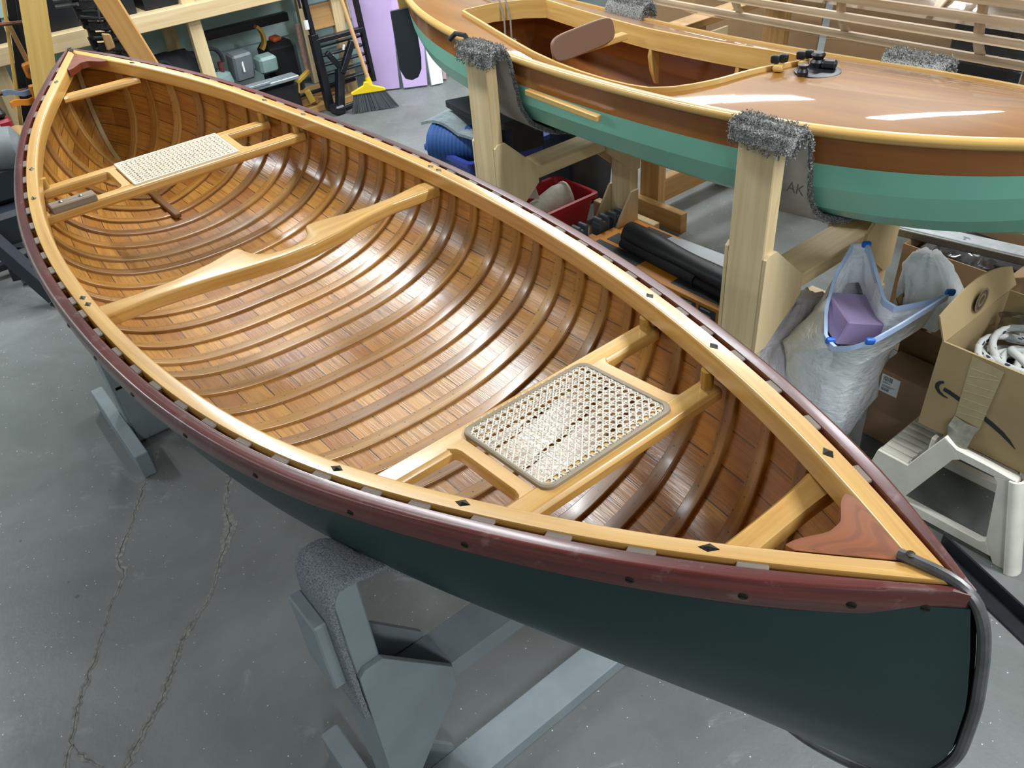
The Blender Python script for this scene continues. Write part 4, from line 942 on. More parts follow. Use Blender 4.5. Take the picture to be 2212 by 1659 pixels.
openbox('large open brown box lined with a black bag, beyond the white sacks', .555, .885, 1.80, 2.10, 0, .37, M['card'], M['card_in'], [[(.885, 1.80, .37), (.885, 2.10, .37), (.95, 1.80, .40), (.95, 2.10, .40)]])
o = MB().box((.72, 1.95, .32), (.315, .285, .03), bev=.01).build('black_liner', M['black'], None, (.72, 1.95, .3)); o['label'] = 'black bag lining the large open box'; o['category'] = 'bag'
openbox('brown box farthest back, below the green hull', .55, 1.35, 2.25, 2.52, 0, .42, M['card'], M['card_in'])
def crumple(lab, c, r, name='plastic_bag', n=26):
    m = MB(); rg = []
    for i in range(9):
        f = i/8; rg.append([(c[0]+r[0]*math.sin(math.pi*(f*.5+.02))*math.cos(a)*(1+.2*math.sin(5*a+i)), c[1]+r[1]*math.sin(math.pi*(f*.5+.02))*math.sin(a)*(1+.2*math.sin(4*a+2*i)), c[2]+r[2]*(1-f)*(1+.15*math.sin(3*a+i))) for a in np.linspace(0, 2*math.pi, n+1)[:-1]])
    m.rings(rg[::-1]); o = m.build(name, M['bagfilm'], None, c, ang=20); o['label'] = lab; o['category'] = 'plastic bag'; return o
crumple('clear plastic bag in the large black-lined box', (.70, 1.90, .336), (.09, .08, .06)); crumple('clear plastic bag in the open box behind the small closed box', (.87, 1.52, .20), (.06, .05, .04))
MBr = MB(); MBr.bar((.47, 1.86, .385), (1.45, 2.06, .385), .06, .030); t = thing('metal_rail', (.9, 1.95, .37), 'silver metal rail lying across the large open box', 'rail')
MBr.build('rail', plain('bare_aluminium', '#a6aaac', .45, .4, var=.2, scale=30), t); MB().bar((.47, 1.825, .384), (1.45, 2.025, .384), .012, .026).build('rail_lip', M['brass'], t)
bx_ = thing('shipping_box', (1.15, 1.31, .266), 'open tan shipping box with curved arrow mark, resting on the white stool', 'box')
X0, X1, Y0, Y1, Z0, Z1 = 1.0, 1.36, 1.142, 1.47, .275, .530
m = MB(); th = .005
m.rings([[(X0, Y0, Z0), (X1, Y0, Z0), (X1, Y1, Z0), (X0, Y1, Z0)], [(X0, Y0, Z1), (X1, Y0, Z1), (X1, Y1, Z1), (X0, Y1, Z1)], [(X0+th, Y0+th, Z1), (X1-th, Y0+th, Z1), (X1-th, Y1-th, Z1), (X0+th, Y1-th, Z1)], [(X0+th, Y0+th, Z0+.006), (X1-th, Y0+th, Z0+.006), (X1-th, Y1-th, Z0+.006), (X0+th, Y1-th, Z0+.006)]]); m.build('body', M['cardtan'], bx_)
P = [[(X0-.006*j, Y0+(Y1+.03-Y0)*i/12, Z1+(.040+.055*math.sin(math.pi*min(1, i/14+.12)))*j/4) for j in range(5)] for i in range(13)]
m = MB(); m.slab(P, .004); fl_ = m.build('flap', M['cardtan'], bx_, ang=60)
m = MB(); m.lathe([(.030, 0), (.032, .0006), (.026, .0006), (.026, 0)], (X0+.0025, 1.30, Z1+.045), (1, 0, .05), 32); m.lathe([(.018, 0), (.018, .0006), (.012, .0006), (.012, 0)], (X0+.0025, 1.30, Z1+.045), (1, 0, .05), 24); m.build('round_stamp', plain('faint_print', '#6c5c44', .8), fl_)
# curved arrow mark printed on the front
def ribbon2(pts, ws, y):
    m = MB(); V = []
    for i, ((x, z), w) in enumerate(zip(pts, ws)):
        a = pts[max(i-1, 0)]; b = pts[min(i+1, len(pts)-1)]; dx, dz = b[0]-a[0], b[1]-a[1]; L = math.hypot(dx, dz); nx, nz = -dz/L, dx/L
        V += [(x+nx*w, y, z+nz*w), (x-nx*w, y, z-nz*w)]
    m.add(V, [[2*i, 2*i+1, 2*i+3, 2*i+2] for i in range(len(pts)-1)]); return m
arc = [(1.035+.20*f, .388-.045*math.sin(math.pi*(.18+.55*f))+.02*f-.028*f*f+.040) for f in np.linspace(0, 1, 24)]
arc = [(1.036, .405), (1.05, .403), (1.07, .398), (1.10, .389), (1.13, .380), (1.16, .370), (1.19, .357), (1.21, .345), (1.228, .331)]
ribbon2(arc, [.0055, .0058, .006, .0062, .0064, .0064, .006, .004, .0008], Y0-.0008).build('curved_mark', M['print'], bx_, fixn=False)
hk = [(1.052, .385), (1.040, .386), (1.028, .391), (1.020, .400), (1.019, .410), (1.024, .419), (1.032, .424)]
ribbon2(hk, [.001, .003, .0045, .0052, .005, .0042, .003], Y0-.0008).build('curved_mark', M['print'], bx_, fixn=False)
tp = plain('packing_tape', '#ab9a75', .3, 0, var=.08, scale=30)
m = MB(); m.add([(1.075, Y0-.0016, Z1-.004), (1.150, Y0-.0016, Z1-.012), (1.142, Y0-.0016, .342), (1.080, Y0-.0016, .348)], [[0, 1, 2, 3]]); tape = m.build('tape', tp, bx_, fixn=False)
m = MB(); m.slab([[(1.080, Y0-.002, .346), (1.110, Y0-.003, .340), (1.142, Y0-.002, .343)], [(1.078, Y0-.018, .325), (1.105, Y0-.022, .318), (1.138, Y0-.014, .326)], [(1.088, Y0-.022, .285), (1.115, Y0-.03, .268), (1.135, Y0-.020, .280)]], .001); m.build('loose_tape_end', plain('grey_tape_back', '#8c8a7c', .5, 0, var=.3, scale=60), tape)
for k in range(7): MB().bar((1.080+.004*R.random(), Y0-.0019, .36+.022*k), (1.145, Y0-.0019, .375+.022*k+R.uniform(-.01, .01)), .0004, .0008, bev=0).build('tape_thread', plain('tape_thread', '#c4b795', .5), tape)
rope = thing('rope_coil', (1.16, 1.27, .42), 'coil of white rope flecked with navy, inside the tan shipping box', 'rope')
rm, nt, b = newmat('flecked_rope'); n = N(nt); uv = n('ShaderNodeTexCoord').outputs['UV']
vt = n('ShaderNodeTexVoronoi', {'Vector': n('ShaderNodeMapping', {'Vector': uv, 'Scale': (28., 50., 1.)}).outputs[0], 'Scale': 1.}); wv_ = n('ShaderNodeTexWave', {'Vector': n('ShaderNodeMapping', {'Vector': uv, 'Scale': (55., 30., 1.), 'Rotation': (0, 0, .6)}).outputs[0], 'Scale': 3.})
link(nt, n.mix(n.math('LESS_THAN', vt.outputs[0], .22), C('#c9cac6'), C('#2b3246')), b.inputs['Base Color']); link(nt, n.bump(wv_.outputs[0], .6, .003), b.inputs['Normal']); b.inputs['Roughness'].default_value = .85
m = MB(); P = []
for i in range(260):
    a = i*.21; r = .085+.03*math.sin(i*.083)+.012*math.sin(i*.31); P.append((1.18+r*math.cos(a)*1.2, 1.305+r*math.sin(a)*.85, .43+.045*(i/260)+.016*math.sin(a*1.7)))
m.tube(P, .0095, 8); m.build('rope', rm, rope, ang=60)
o = MB().box((1.18, 1.31, .34), (.30, .28, .14), bev=.03).build('dark_cloth', plain('dark_red_cloth', '#3a2428', .9, 0, col2='#1c2030', scale=12), None, (1.18, 1.31, .28)); o['label'] = 'dark cloth under the rope in the shipping box'; o['category'] = 'cloth'
crumple('clear plastic bag beside the rope in the shipping box', (1.10, 1.40, .47), (.08, .06, .07))

# ------------------------------------------------------------ white plastic step stool
stm = plain('off_white_plastic', '#e0dccf', .5, 0, var=.12, scale=14, bump=.1, bscale=40)
st = thing('step_stool', (1.12, 1.2, 0), 'scuffed off-white plastic step stool holding the tan shipping box', 'stool')
def sideplate(y, s):
    # plate as strips around the hole
    m = MB(); T = .022
    strips = [[(.905, 0), (.965, 0), (.985, .022), (1.030, .042), (1.118, .246), (1.135, .258), (1.085, .300), (1.040, .205), (1.020, .160), (.935, .160)], [(.985, .012), (1.275, .018), (1.252, .058), (1.240, .048), (1.030, .042)], [(1.285, 0), (1.335, 0), (1.265, .275), (1.215, .258), (1.228, .246), (1.252, .058), (1.275, .018)], [(1.085, .300), (1.135, .258), (1.215, .258), (1.265, .275), (1.20, .280), (1.12, .282)]]
    for k, p in enumerate(strips): m.prism(p, T, (0, y+(T if s > 0 else 0) , 0), (1, 0, 0), (0, 0, 1), .0015)
    return m
sideplate(1.105, 1).build('side_panel', stm, st, ang=40); sideplate(1.33, 1).build('side_panel', stm, st, ang=40)
MB().box((.977, 1.23, .152), (.085, .24, .014), bev=.004).build('lower_step', stm, st); ls = st.children[-1]; m = MB()
for k in range(9): m.bar((.938, 1.118+.026*k, .161), (1.018, 1.118+.026*k, .161), .010, .008, bev=.003)
m.build('step_ridges', stm, ls)
MB().box((1.185, 1.235, .254), (.155, .23, .016), bev=.006).build('upper_step', stm, st)
MB().bar((1.055, 1.128, .225), (1.055, 1.33, .225), .016, .075, bev=.004).build('riser', stm, st)
m = MB(); rg = []
for z in np.linspace(0, .275, 10): rg.append([(1.322-.066*z/.275+.024*math.cos(a), 1.122+.030*math.sin(a), z+.001) for a in np.linspace(-math.pi*.55, math.pi*.55, 9)]+[(1.322-.066*z/.275+.018*math.cos(a), 1.122+.024*math.sin(a), z+.001) for a in np.linspace(math.pi*.55, -math.pi*.55, 9)])
m.rings(rg); m.build('leg', stm, st, ang=60)
m = MB(); m.rings([[(x, y+.22, z) for x, y, z in r] for r in rg]); m.build('leg', stm, st, ang=60)
t = thing('angle_iron', (1.5, .95, 0), 'black steel angle lying on the concrete by the stool', 'metal bar')
m = MB(); m.bar((1.16, 1.045, .004), (1.95, .78, .004), .045, .007); m.bar((1.168, 1.068, .024), (1.958, .803, .024), .006, .046); m.build('angle', plain('black_steel', '#23262b', .4, .3, var=.3, scale=20), t)
# gold framed panel lying on the floor beyond
gd = plain('gold_extrusion', '#9c8650', .3, .8, var=.1, scale=10)
t = thing('gold_rail', (-.3, 2.56, 0), 'long gold aluminium extrusion on the floor behind the stands', 'metal bar')
m = MB(); m.bar((-1.3, 2.42, .022), (.45, 2.60, .022), .012, .045); m.bar((-1.3, 2.445, .007), (.45, 2.625, .007), .06, .012); m.build('extrusion', gd, t)
t = thing('gold_rail', (-.3, 2.7, 0), 'second gold extrusion just beyond the first on the floor', 'metal bar'); m = MB(); m.bar((-1.3, 2.52, .014), (.45, 2.70, .014), .02, .028); m.build('extrusion', gd, t)
# ------------------------------------------------------------ the room
def concrete():
    m, nt, b = newmat('worn_concrete'); n = N(nt); o = n('ShaderNodeTexCoord').outputs['Object']
    a = n('ShaderNodeTexNoise', {'Vector': o, 'Scale': 1.1, 'Detail': 7., 'Roughness': .62, 'Distortion': .5}).outputs[0]
    c = n.ramp(a, [(.30, C('#5c605c')), (.50, C('#6f7371')), (.72, C('#868a88'))])
    s = n('ShaderNodeTexNoise', {'Vector': o, 'Scale': 5., 'Detail': 8., 'Roughness': .75, 'Distortion': .8}).outputs[0]
    c = n.mix(n.math('MULTIPLY', n('ShaderNodeMapRange', {0: s, 1: .60, 2: .78}).outputs[0], .45), c, C('#b7babb'))
    d = n('ShaderNodeTexNoise', {'Vector': o, 'Scale': 3.1, 'Detail': 6., 'Roughness': .6}).outputs[0]
    c = n.mix(n.math('MULTIPLY', n('ShaderNodeMapRange', {0: d, 1: .56, 2: .72}).outputs[0], .35), c, C('#54574f'))
    v = n('ShaderNodeTexVoronoi', {'Vector': o, 'Scale': 90.}, feature='F1')
    r = n('ShaderNodeSeparateColor', {0: v.outputs['Color']}).outputs
    sp = n.math('MULTIPLY', n.math('LESS_THAN', v.outputs[0], n.math('MULTIPLY', n.math('POWER', r[0], 3.), .17)), n.math('GREATER_THAN', r[1], .35))
    c = n.mix(n.math('MULTIPLY', sp, .7), c, C('#e3e6e6'))
    v2 = n('ShaderNodeTexVoronoi', {'Vector': o, 'Scale': 15.}, feature='F1'); r2 = n('ShaderNodeSeparateColor', {0: v2.outputs['Color']}).outputs
    dk_ = n.math('MULTIPLY', n.math('LESS_THAN', v2.outputs[0], n.math('MULTIPLY', r2[0], .09)), n.math('GREATER_THAN', r2[1], .7))
    c = n.mix(n.math('MULTIPLY', dk_, .6), c, C('#33352f'))
    link(nt, c, b.inputs['Base Color']); b.inputs['Roughness'].default_value = .42; b.inputs['Specular IOR Level'].default_value = .4
    f = n('ShaderNodeTexNoise', {'Vector': o, 'Scale': 60., 'Detail': 5., 'Roughness': .7}).outputs[0]
    link(nt, n.ramp(n.math('ADD', n.math('MULTIPLY', f, .4), n.math('MULTIPLY', s, .6)), [(.35, (.32, .32, .32, 1)), (.7, (.62, .62, .62, 1))]), b.inputs['Roughness'])
    link(nt, n.bump(f, .25, .003), b.inputs['Normal']); return m
RX0, RX1, RY0, RY1 = -3.98, 4.6, -4.2, 5.4
wallp = plain('off_white_wall', '#c9cfce', .8, 0, var=.06, scale=2)
def structure(name, mb, mat):
    o = mb.build(name, mat); o['kind'] = 'structure'; return o
fl = structure('floor', MB().box(((RX0+RX1)/2, (RY0+RY1)/2, -.05), (RX1-RX0+.4, RY1-RY0+.4, .1), bev=0), concrete())
structure('ceiling', MB().box(((RX0+RX1)/2, (RY0+RY1)/2, CEIL+.05), (RX1-RX0+.4, RY1-RY0+.4, .1), bev=0), plain('dim_ceiling', '#85898a', .9, 0, var=.1, scale=1))
structure('wall_left', MB().box(((RX0+RX1)/2, RY0-.05, CEIL/2), (RX1-RX0+.4, .1, CEIL), bev=0), wallp)
structure('wall_right', MB().box(((RX0+RX1)/2, RY1+.05, CEIL/2), (RX1-RX0+.4, .1, CEIL), bev=0), plain('grey_wall', '#7e8485', .85, 0, var=.1, scale=2))
structure('wall_front', MB().box((RX1+.05, (RY0+RY1)/2, CEIL/2), (.1, RY1-RY0, CEIL), bev=0), wallp)
m = MB(); m.box((RX0-.05, (RY0+RY1)/2, CEIL/2), (.1, RY1-RY0, CEIL), bev=0)
k = 0
for i in range(18):   # lapped boards
    z = .02+i*.152; m.rings([[(RX0, y, z), (RX0+.022, y, z), (RX0+.004, y, z+.155), (RX0, y, z+.155)] for y in (RY0, RY1)])
structure('wall_back', m, plain('pale_teal_wall_paint', '#b4cfcd', .6, 0, var=.06, scale=2))
for i, (x, y, pw) in enumerate(LIGHTS):
    t = thing('ceiling_light', (x, y, CEIL), 'white tube light fixture on the ceiling', 'ceiling light', 'ceiling tube lights')
    MB().box((x, y, CEIL-.035), (1.3, .20, .07), (0, 0, 1.45 if y > 3 else 0), bev=.01).build('housing', wallp, t)
# cracks: crumbled pale edges with a dark line in the middle
crk = plain('crumbled_concrete', '#8f908a', .95, 0, col2='#6a6c67', scale=70, bump=.8, bscale=160); crd = plain('crack_dark', '#494a46', .95)
def crack(pts, wmul):
    P = []
    for a, b in zip(pts, pts[1:]):
        k = max(2, int(math.dist(a, b)/.012))
        P += [(a[0]+(b[0]-a[0])*i/k+R.uniform(-.004, .004), a[1]+(b[1]-a[1])*i/k+R.uniform(-.004, .004)) for i in range(k)]
    for w, z, mt, nm in ((.014*wmul, .0006, crk, 'crack_edge'), (.0011, .0009, crd, 'crack_line')):
        m = MB(); V = []; wv_ = 1
        for i, p in enumerate(P):
            q = P[min(i+1, len(P)-1)]; o_ = P[max(i-1, 0)]; d = Vector((q[0]-o_[0], q[1]-o_[1])).normalized(); n_ = Vector((-d.y, d.x))
            ww = w*(.35+.65*abs(math.sin(i*.13+math.sin(i*.041)*3)))*R.uniform(.6, 1.3); e = min(1, i/6, (len(P)-1-i)/6)+.05
            V += [(p[0]+n_.x*ww*e, p[1]+n_.y*ww*e, z), (p[0]-n_.x*ww*e*R.uniform(.6, 1.2), p[1]-n_.y*ww*e, z)]
        m.add(V, [[2*i, 2*i+1, 2*i+3, 2*i+2] for i in range(len(P)-1)]); o = m.build(nm, mt, fl); o['kind'] = 'structure'
crack([(-.74, -.33), (-.65, -.40), (-.52, -.48), (-.44, -.53), (-.33, -.61), (-.26, -.61), (-.18, -.67), (-.08, -.73), (0, -.78), (.09, -.84), (.16, -.87), (.30, -.93), (.5, -1.0)], .7)
crack([(-.62, -.10), (-.41, -.23), (-.31, -.29), (-.22, -.31), (-.07, -.42), (0, -.47), (.02, -.51), (.08, -.58), (.15, -.63), (.20, -.67), (.24, -.72), (.31, -.79), (.42, -.86)], 1.0)
crack([(.17, -.87), (.23, -.855), (.29, -.82)], .8)
crack([(-1.6, .75), (-1.9, 1.25), (-2.1, 1.9), (-2.25, 2.5)], .5)

# ------------------------------------------------------------ shelf along the far wall
sh = thing('lumber_shelf', (-3.6, .3, 0), 'long pine shelf built along the far wall, carrying black totes', 'shelf')
MB().bar((-3.32, -2.2, .72), (-3.32, 1.99, .72), .042, .085, bev=.003).build('front_beam', M['pine'], sh)
MB().box((-3.62, -.10, .755), (.58, 4.18, .016), bev=.001).build('shelf_board', M['ply'], sh)
for y in (-1.1, -.01, 1.035, 1.94):
    for x in (-3.365, -3.86): MB().box((x, y, .80), (.042, .075, 1.6), bev=.002).build('post', M['pine'], sh)
M['tote'] = plain('black_tote', '#15181f', .45, 0, var=.2, scale=8)
for i, (a, b, h, lab) in enumerate(((-.62, -.16, .28, 'black tote on the shelf behind the clamps, at the left edge'), (-.14, .115, .30, 'black tote on the shelf beside the yellow clamp bar'), (.29, .56, .30, 'black tote on the shelf between the two leaning boards'), (.60, .77, .26, 'narrow black tote on the shelf right of the leaning two-by-four'), (.79, 1.005, .30, 'black tote on the shelf just left of the shelf post'), (1.09, 1.36, .30, 'black tote on the shelf right of the shelf post'), (1.40, 1.75, .28, 'black tote at the right end of the shelf'))):
    t = thing('storage_tote', (-3.55, (a+b)/2, .763), lab, 'tote', 'black totes on the shelf'); c = (a+b)/2; w = (b-a)/2-.008; m = MB()
    m.rings([[(-3.39-s*.02, c-w*.92, .765), (-3.39, c+w*.92, .765), (-3.75, c+w*.92, .765), (-3.75, c-w*.92, .765)] if False else [(-3.37-.012*(1-f), c-w*(.93+.07*f), .765+h*f), (-3.37-.012*(1-f), c+w*(.93+.07*f), .765+h*f), (-3.78+.012*(1-f), c+w*(.93+.07*f), .765+h*f), (-3.78+.012*(1-f), c-w*(.93+.07*f), .765+h*f)] for f in (0, .5, 1) for s in (0,)]); m.build('body', M['tote'], t)
    MB().box((-3.575, c, .765+h+.012), (.43, 2*w+.02, .03), bev=.006).build('lid', M['tote'], t)
# boards leaning against the shelf
o = MB().bar((-2.74, -.09, .0), (-2.60, .285, 1.62), .022, .105, up=(.25, 1, 0), bev=.002); t = thing('leaning_board', (-2.7, 0, 0), 'wide yellow pine board leaning beside the clamps', 'board', 'boards leaning by the shelf'); o.build('board', wood('yellow_pine', '#c39a4a', '#dcbc72', .55, 0, .2, 30, 1.4), t)
o = MB().bar((-2.66, .705, .0), (-2.52, .255, 1.62), .05, .095, up=(.35, 1, .3), bev=.003); t = thing('leaning_board', (-2.7, .6, 0), 'orange toned two-by-four leaning to the left of the shelf post', 'board', 'boards leaning by the shelf'); o.build('board', wood('orange_pine', '#b9803f', '#d8a866', .55, 0, .2, 30, 1.4), t)
# bar clamps standing in a rack at the left
M['clampor'] = plain('clamp_orange', '#c8791f', .45, 0, var=.1, scale=30); M['rust'] = plain('rusty_rod', '#6d4636', .7, .4, var=.4, scale=80, bump=.5, bscale=200)
for i, (dx, dy, lab, cm) in enumerate(((0, -.045, 'yellow edged wooden clamp bar at the left of the rack', 'y'), (0, -.012, 'black clamp bar nearest the yellow bar', 'k'), (.03, .020, 'black clamp bar with an orange screw pad', 'k'), (0, .052, 'black clamp bar behind the wide yellow board', 'k'))):
    t = thing('bar_clamp', (-2.95, .0+dy, 0), lab, 'clamp', 'bar clamps by the shelf')
    MB().bar((-2.97+dx, -.15+dy, .0), (-2.90+dx, .20+dy, 1.30), .022, .016 if cm == 'y' else .042, up=(.2, 1, 0)).build('bar', wood('clamp_yellow', '#b98f3c', '#d0aa58', .5) if cm == 'y' else M['black'], t)
    if i == 2:
        m = MB(); m.prism([(-.028, -.035), (.03, -.035), (.032, .03), (.02, .038), (-.03, .03)], .04, (-2.875, .062, .73), (0, 1, 0), (0, 0, 1), .006); h = m.build('jaw_head', M['clampor'], t)
        m = MB(); m.lathe([(.018, 0), (.018, .012), (0, .013)], (-2.835, .065, .73), (1, 0, .1), 16); m.box((-2.822, .065, .73), (.004, .028, .004), bev=0); m.build('screw_head', plain('slate_screw', '#454a50', .5), h)
        MB().bar((-2.885, .075, .67), (-2.89, .055, .94), .012, .02).build('wooden_strip', M['pine2'], t)
for z, y0, y1, lab in ((.95, -.09, .20, 'upper rusty threaded rod across the clamp bars'), (.665, -.14, .18, 'lower rusty threaded rod across the clamp bars')):
    t = thing('threaded_rod', (-2.86, .05, z), lab, 'rod', 'rods across the clamps'); MB().tube([(-2.855, y0+(y1-y0)*i/40, z-.03*i/40) for i in range(41)], [.008+.0014*(i % 2) for i in range(41)], 8).build('rod', M['rust'], t)
t = thing('spring_clamp', (-2.8, -.02, .6), 'orange and blue-grey handled clamp hanging below the rods', 'clamp')
m = MB(); m.slab([[(-2.80, -.085+.02*i, .600+.006*math.sin(i*1.2)+dz) for i in range(8)] for dz in (0, .026)], .02); m.build('handle', M['clampor'], t)
m = MB(); m.slab([[(-2.82, -.095+.02*i, .655-.004*i+.006*math.sin(i*1.2)+dz) for i in range(7)] for dz in (0, .022)], .02); m.build('handle', plain('blue_grey_grip', '#5f7388', .5), t)
MB().prism([(-.02, -.05), (.06, -.05), (.06, .07), (-.02, .07)], .03, (-2.81, .035, .61), (0, 1, 0), (0, 0, 1), .004).build('body', M['clampor'], t)
o = MB().prism([(0, 0), (.06, 0), (.06, .04), (0, .04)], .01, (-2.80, -.03, 1.02), (0, 1, 0), (0, 0, 1), .003).build('red_tag', plain('red_tag', '#cf4a3a', .5), None, (-2.8, -.03, 1.02)); o['label'] = 'small red plastic piece at the top left corner by the clamps'; o['category'] = 'tag'
# dark clamps stacked between the two boards
dkm = plain('sooty_metal', '#2b2a2c', .5, .5, var=.5, scale=60, bump=.5, bscale=150)
for i in range(16):
    f = i/15; z = 1.24-.050*i; y = .385+.0065*i+.006*(i % 3); x = -2.93-.015*(i % 2)
    t = thing('screw_clamp', (x, y, z), 'sooty black screw clamp hanging in the stack between the leaning boards', 'clamp', 'black screw clamps')
    m = MB(); m.bar((x, y-.060, z), (x, y+.062, z-.02), .05, .034); m.bar((x, y-.055, z), (x, y-.05, z-.06), .03, .03); m.bar((x, y+.055, z-.02), (x, y+.05, z-.07), .03, .03); m.build('frame', dkm, t)
    m = MB(); m.tube([(x+.03, y-.06+.03*k, z-.05-.008*k+R.uniform(-.006, .006)) for k in range(6)], .009, 7); m.build('screw', dkm, t)
    m = MB(); m.tube([(x+.03, y+.02, z-.085), (x+.05, y+.03+.01*(i % 3), z-.02)], .005, 6); m.build('handle', M['steel'] if i % 3 == 0 else dkm, t)
m = MB(); m.prism([(-.02, -.04), (.022, -.032), (.02, .03), (-.018, .042)], .02, (-2.87, .44, .77), (0, 1, 0), (0, 0, 1), .005); o = m.build('wood_pad', M['pine2'], None, (-2.87, .44, .77)); o['label'] = 'tan wooden pad held in the stack of black clamps'; o['category'] = 'block'
for k in range(2):
    o = MB().tube([(-3.0, .30, .965-.028*k), (-2.9, .375, .975-.028*k)], .009, 10).build('chrome_bar', M['steel'], None, (-3, .3, .965)); o['label'] = ('upper' if k == 0 else 'lower')+' of two short chrome bars beside the stack of black clamps'; o['category'] = 'bar'
# black gear bag below the shelf
t = thing('gear_bag', (-3.5, .95, 0), 'slumped black fabric gear bag under the shelf', 'bag'); bagm = plain('black_fabric', '#1d2027', .85, 0, var=.3, scale=30, bump=.4, bscale=40)
m = MB(); rg = []
for z, x, y, ax, ay in ((.03, -3.55, 0.87, .14, .20), (.04, -3.55, 0.87, .18, .26), (.22, -3.54, 0.87, .18, .26), (.36, -3.53, 0.89, .16, .23), (.45, -3.52, 0.89, .12, .17), (.49, -3.52, 0.88, .08, .12), (.50, -3.52, 0.87, .03, .06)): rg.append(ell(z, x, y, ax, ay, 0, .75, .012, 6))
m.rings(rg); m.build('body', bagm, t, ang=70)
m = MB(); m.tube([(-3.42, 1.10+.06*math.sin(a), .42+.07*math.cos(a)) for a in np.linspace(-1.6, 1.8, 14)], .012, 8); m.tube([(-3.40, .80+.05*math.sin(a), .44+.05*math.cos(a)) for a in np.linspace(-1.8, 1.6, 14)], .012, 8); m.build('handle', bagm, t)
# bench jointer under the shelf
jm = plain('grey_green_enamel', '#7c9591', .45, 0, var=.15, scale=20); jg = plain('cast_grey', '#9aa3a8', .4, .4, var=.15, scale=30)
t = thing('bench_jointer', (-3.38, 1.3, 0), 'grey-green bench jointer with silver table, standing under the shelf', 'machine')
MB().box((-3.36, 1.30, .12), (.22, .46, .22), bev=.02).build('base', M['black'], t)
MB().bar((-3.27, 1.06, .258), (-3.27, 1.53, .258), .10, .022, bev=.004).build('table', jg, t)
MB().box((-3.235, 1.26, .275), (.05, .15, .014), bev=.002).build('table_insert', jg, t)
m = MB(); m.lathe([(0, 0), (.085, 0), (.09, .02), (.08, .07), (.03, .09), (0, .09)], (-3.42, 1.10, .27), (0, 0, 1), 20); m.build('guard', jm, t); MB().tube([(-3.40, 1.13, .35), (-3.40, 1.135, .41)], [.014, .020], 10).build('knob', M['mahog'], t)
MB().box((-3.45, 1.27, .35), (.10, .13, .16), (0, .15, .1), .012).build('motor_cover', plain('grey_cover', '#6b7377', .5, 0, var=.1, scale=20), t); MB().box((-3.396, 1.265, .355), (.004, .012, .07), bev=.001).build('label_strip', M['white'], t)
MB().box((-3.42, 1.42, .33), (.10, .12, .10), (0, .1, .05), .015).build('gearbox', jm, t)
m = MB(); m.lathe([(.03, 0), (.03, .03), (.012, .034), (0, .034)], (-3.215, 1.22, .205), (1, 0, .2), 18); m.build('adjust_knob', M['black'], t); m = MB(); m.lathe([(.008, 0), (.008, .004), (0, .004)], (-3.178, 1.22, .212), (1, 0, .2), 12); m.build('knob_screw', M['steel'], t.children[-1])
MB().bar((-3.70, 1.14, .50), (-3.70, 1.75, .50), .05, .05).build('rear_rail', M['black'], t)
t = thing('power_tool', (-3.55, 1.58, 0), 'black power tool with orange top behind the jointer', 'tool'); MB().box((-3.58, 1.58, .20), (.16, .22, .40), bev=.03).build('body', M['black'], t); MB().box((-3.56, 1.575, .42), (.06, .07, .03), (0, .2, .3), .01).build('grip', plain('tool_orange', '#b2542a', .5), t)
t = thing('yellow_clamp', (-3.5, 1.48, .38), 'small yellow clamp head on the rail behind the jointer', 'clamp'); m = MB(); m.slab([[(-3.52, 1.44+.03*math.sin(a), .45-.03*math.cos(a)+.02*a-.02), (-3.48, 1.44+.03*math.sin(a), .45-.03*math.cos(a)+.02*a-.02)] for a in np.linspace(0, 3.2, 8)], .018); m.build('jaw', plain('ochre_paint', '#9a7a2e', .5), t)
t = thing('pipe_clamp', (-3.34, 1.66, 0), 'rusty pipe clamp with ochre jaws leaning on the workbench', 'clamp'); pm = plain('rusty_pipe', '#8a6f62', .6, .3, var=.3, scale=40)
MB().tube([(-3.36, 1.655, .52), (-3.33, 1.64, .24)], .018, 12).build('pipe', pm, t); oc = plain('ochre_casting', '#a5842f', .5)
m = MB(); m.bar((-3.31, 1.64, .25), (-3.29, 1.53, .205), .03, .022); m.bar((-3.29, 1.535, .20), (-3.27, 1.515, .15), .03, .018); m.build('jaw', oc, t); MB().bar((-3.27, 1.58, .15), (-3.26, 1.60, .075), .035, .035).build('foot_jaw', oc, t)
# lumber lying on the floor
for i, (z, x, y0, y1, h, lab) in enumerate(((.022, -3.31, 1.09, 1.70, .044, 'pine plank lying on the floor, front bottom of the stack'), (.022, -3.44, 1.09, 1.88, .044, 'pine plank at the bottom back of the floor stack'), (.067, -3.34, 1.09, 1.66, .044, 'second pine plank up at the front of the floor stack'), (.067, -3.47, 1.09, 1.88, .044, 'upper back pine plank of the floor stack'), (.022, -3.30, 1.73, 1.98, .044, 'short pine offcut behind the workbench foot'))):
    o = MB().bar((x, y0, z+.001), (x-.005*i, y1, z+.001), .10, h, bev=.003).build('pine_plank', M['pine2'], None, (x, (y0+y1)/2, 0)); o['label'] = lab; o['category'] = 'plank'; o['group'] = 'lumber stacked on the floor'
t = thing('paddle_pole', (-3.25, 1.4, .1), 'yellow and black pole lying on the lumber stack', 'pole'); MB().tube([(-3.30, 1.08, .125), (-3.30, 1.36, .118)], .013, 10).build('yellow_end', plain('yellow_pole', '#d1ab25', .45), t, label='yellow half of the pole'); MB().tube([(-3.30, 1.36, .118), (-3.31, 1.95, .122)], .012, 10).build('black_end', M['black'], t, label='black half of the pole')
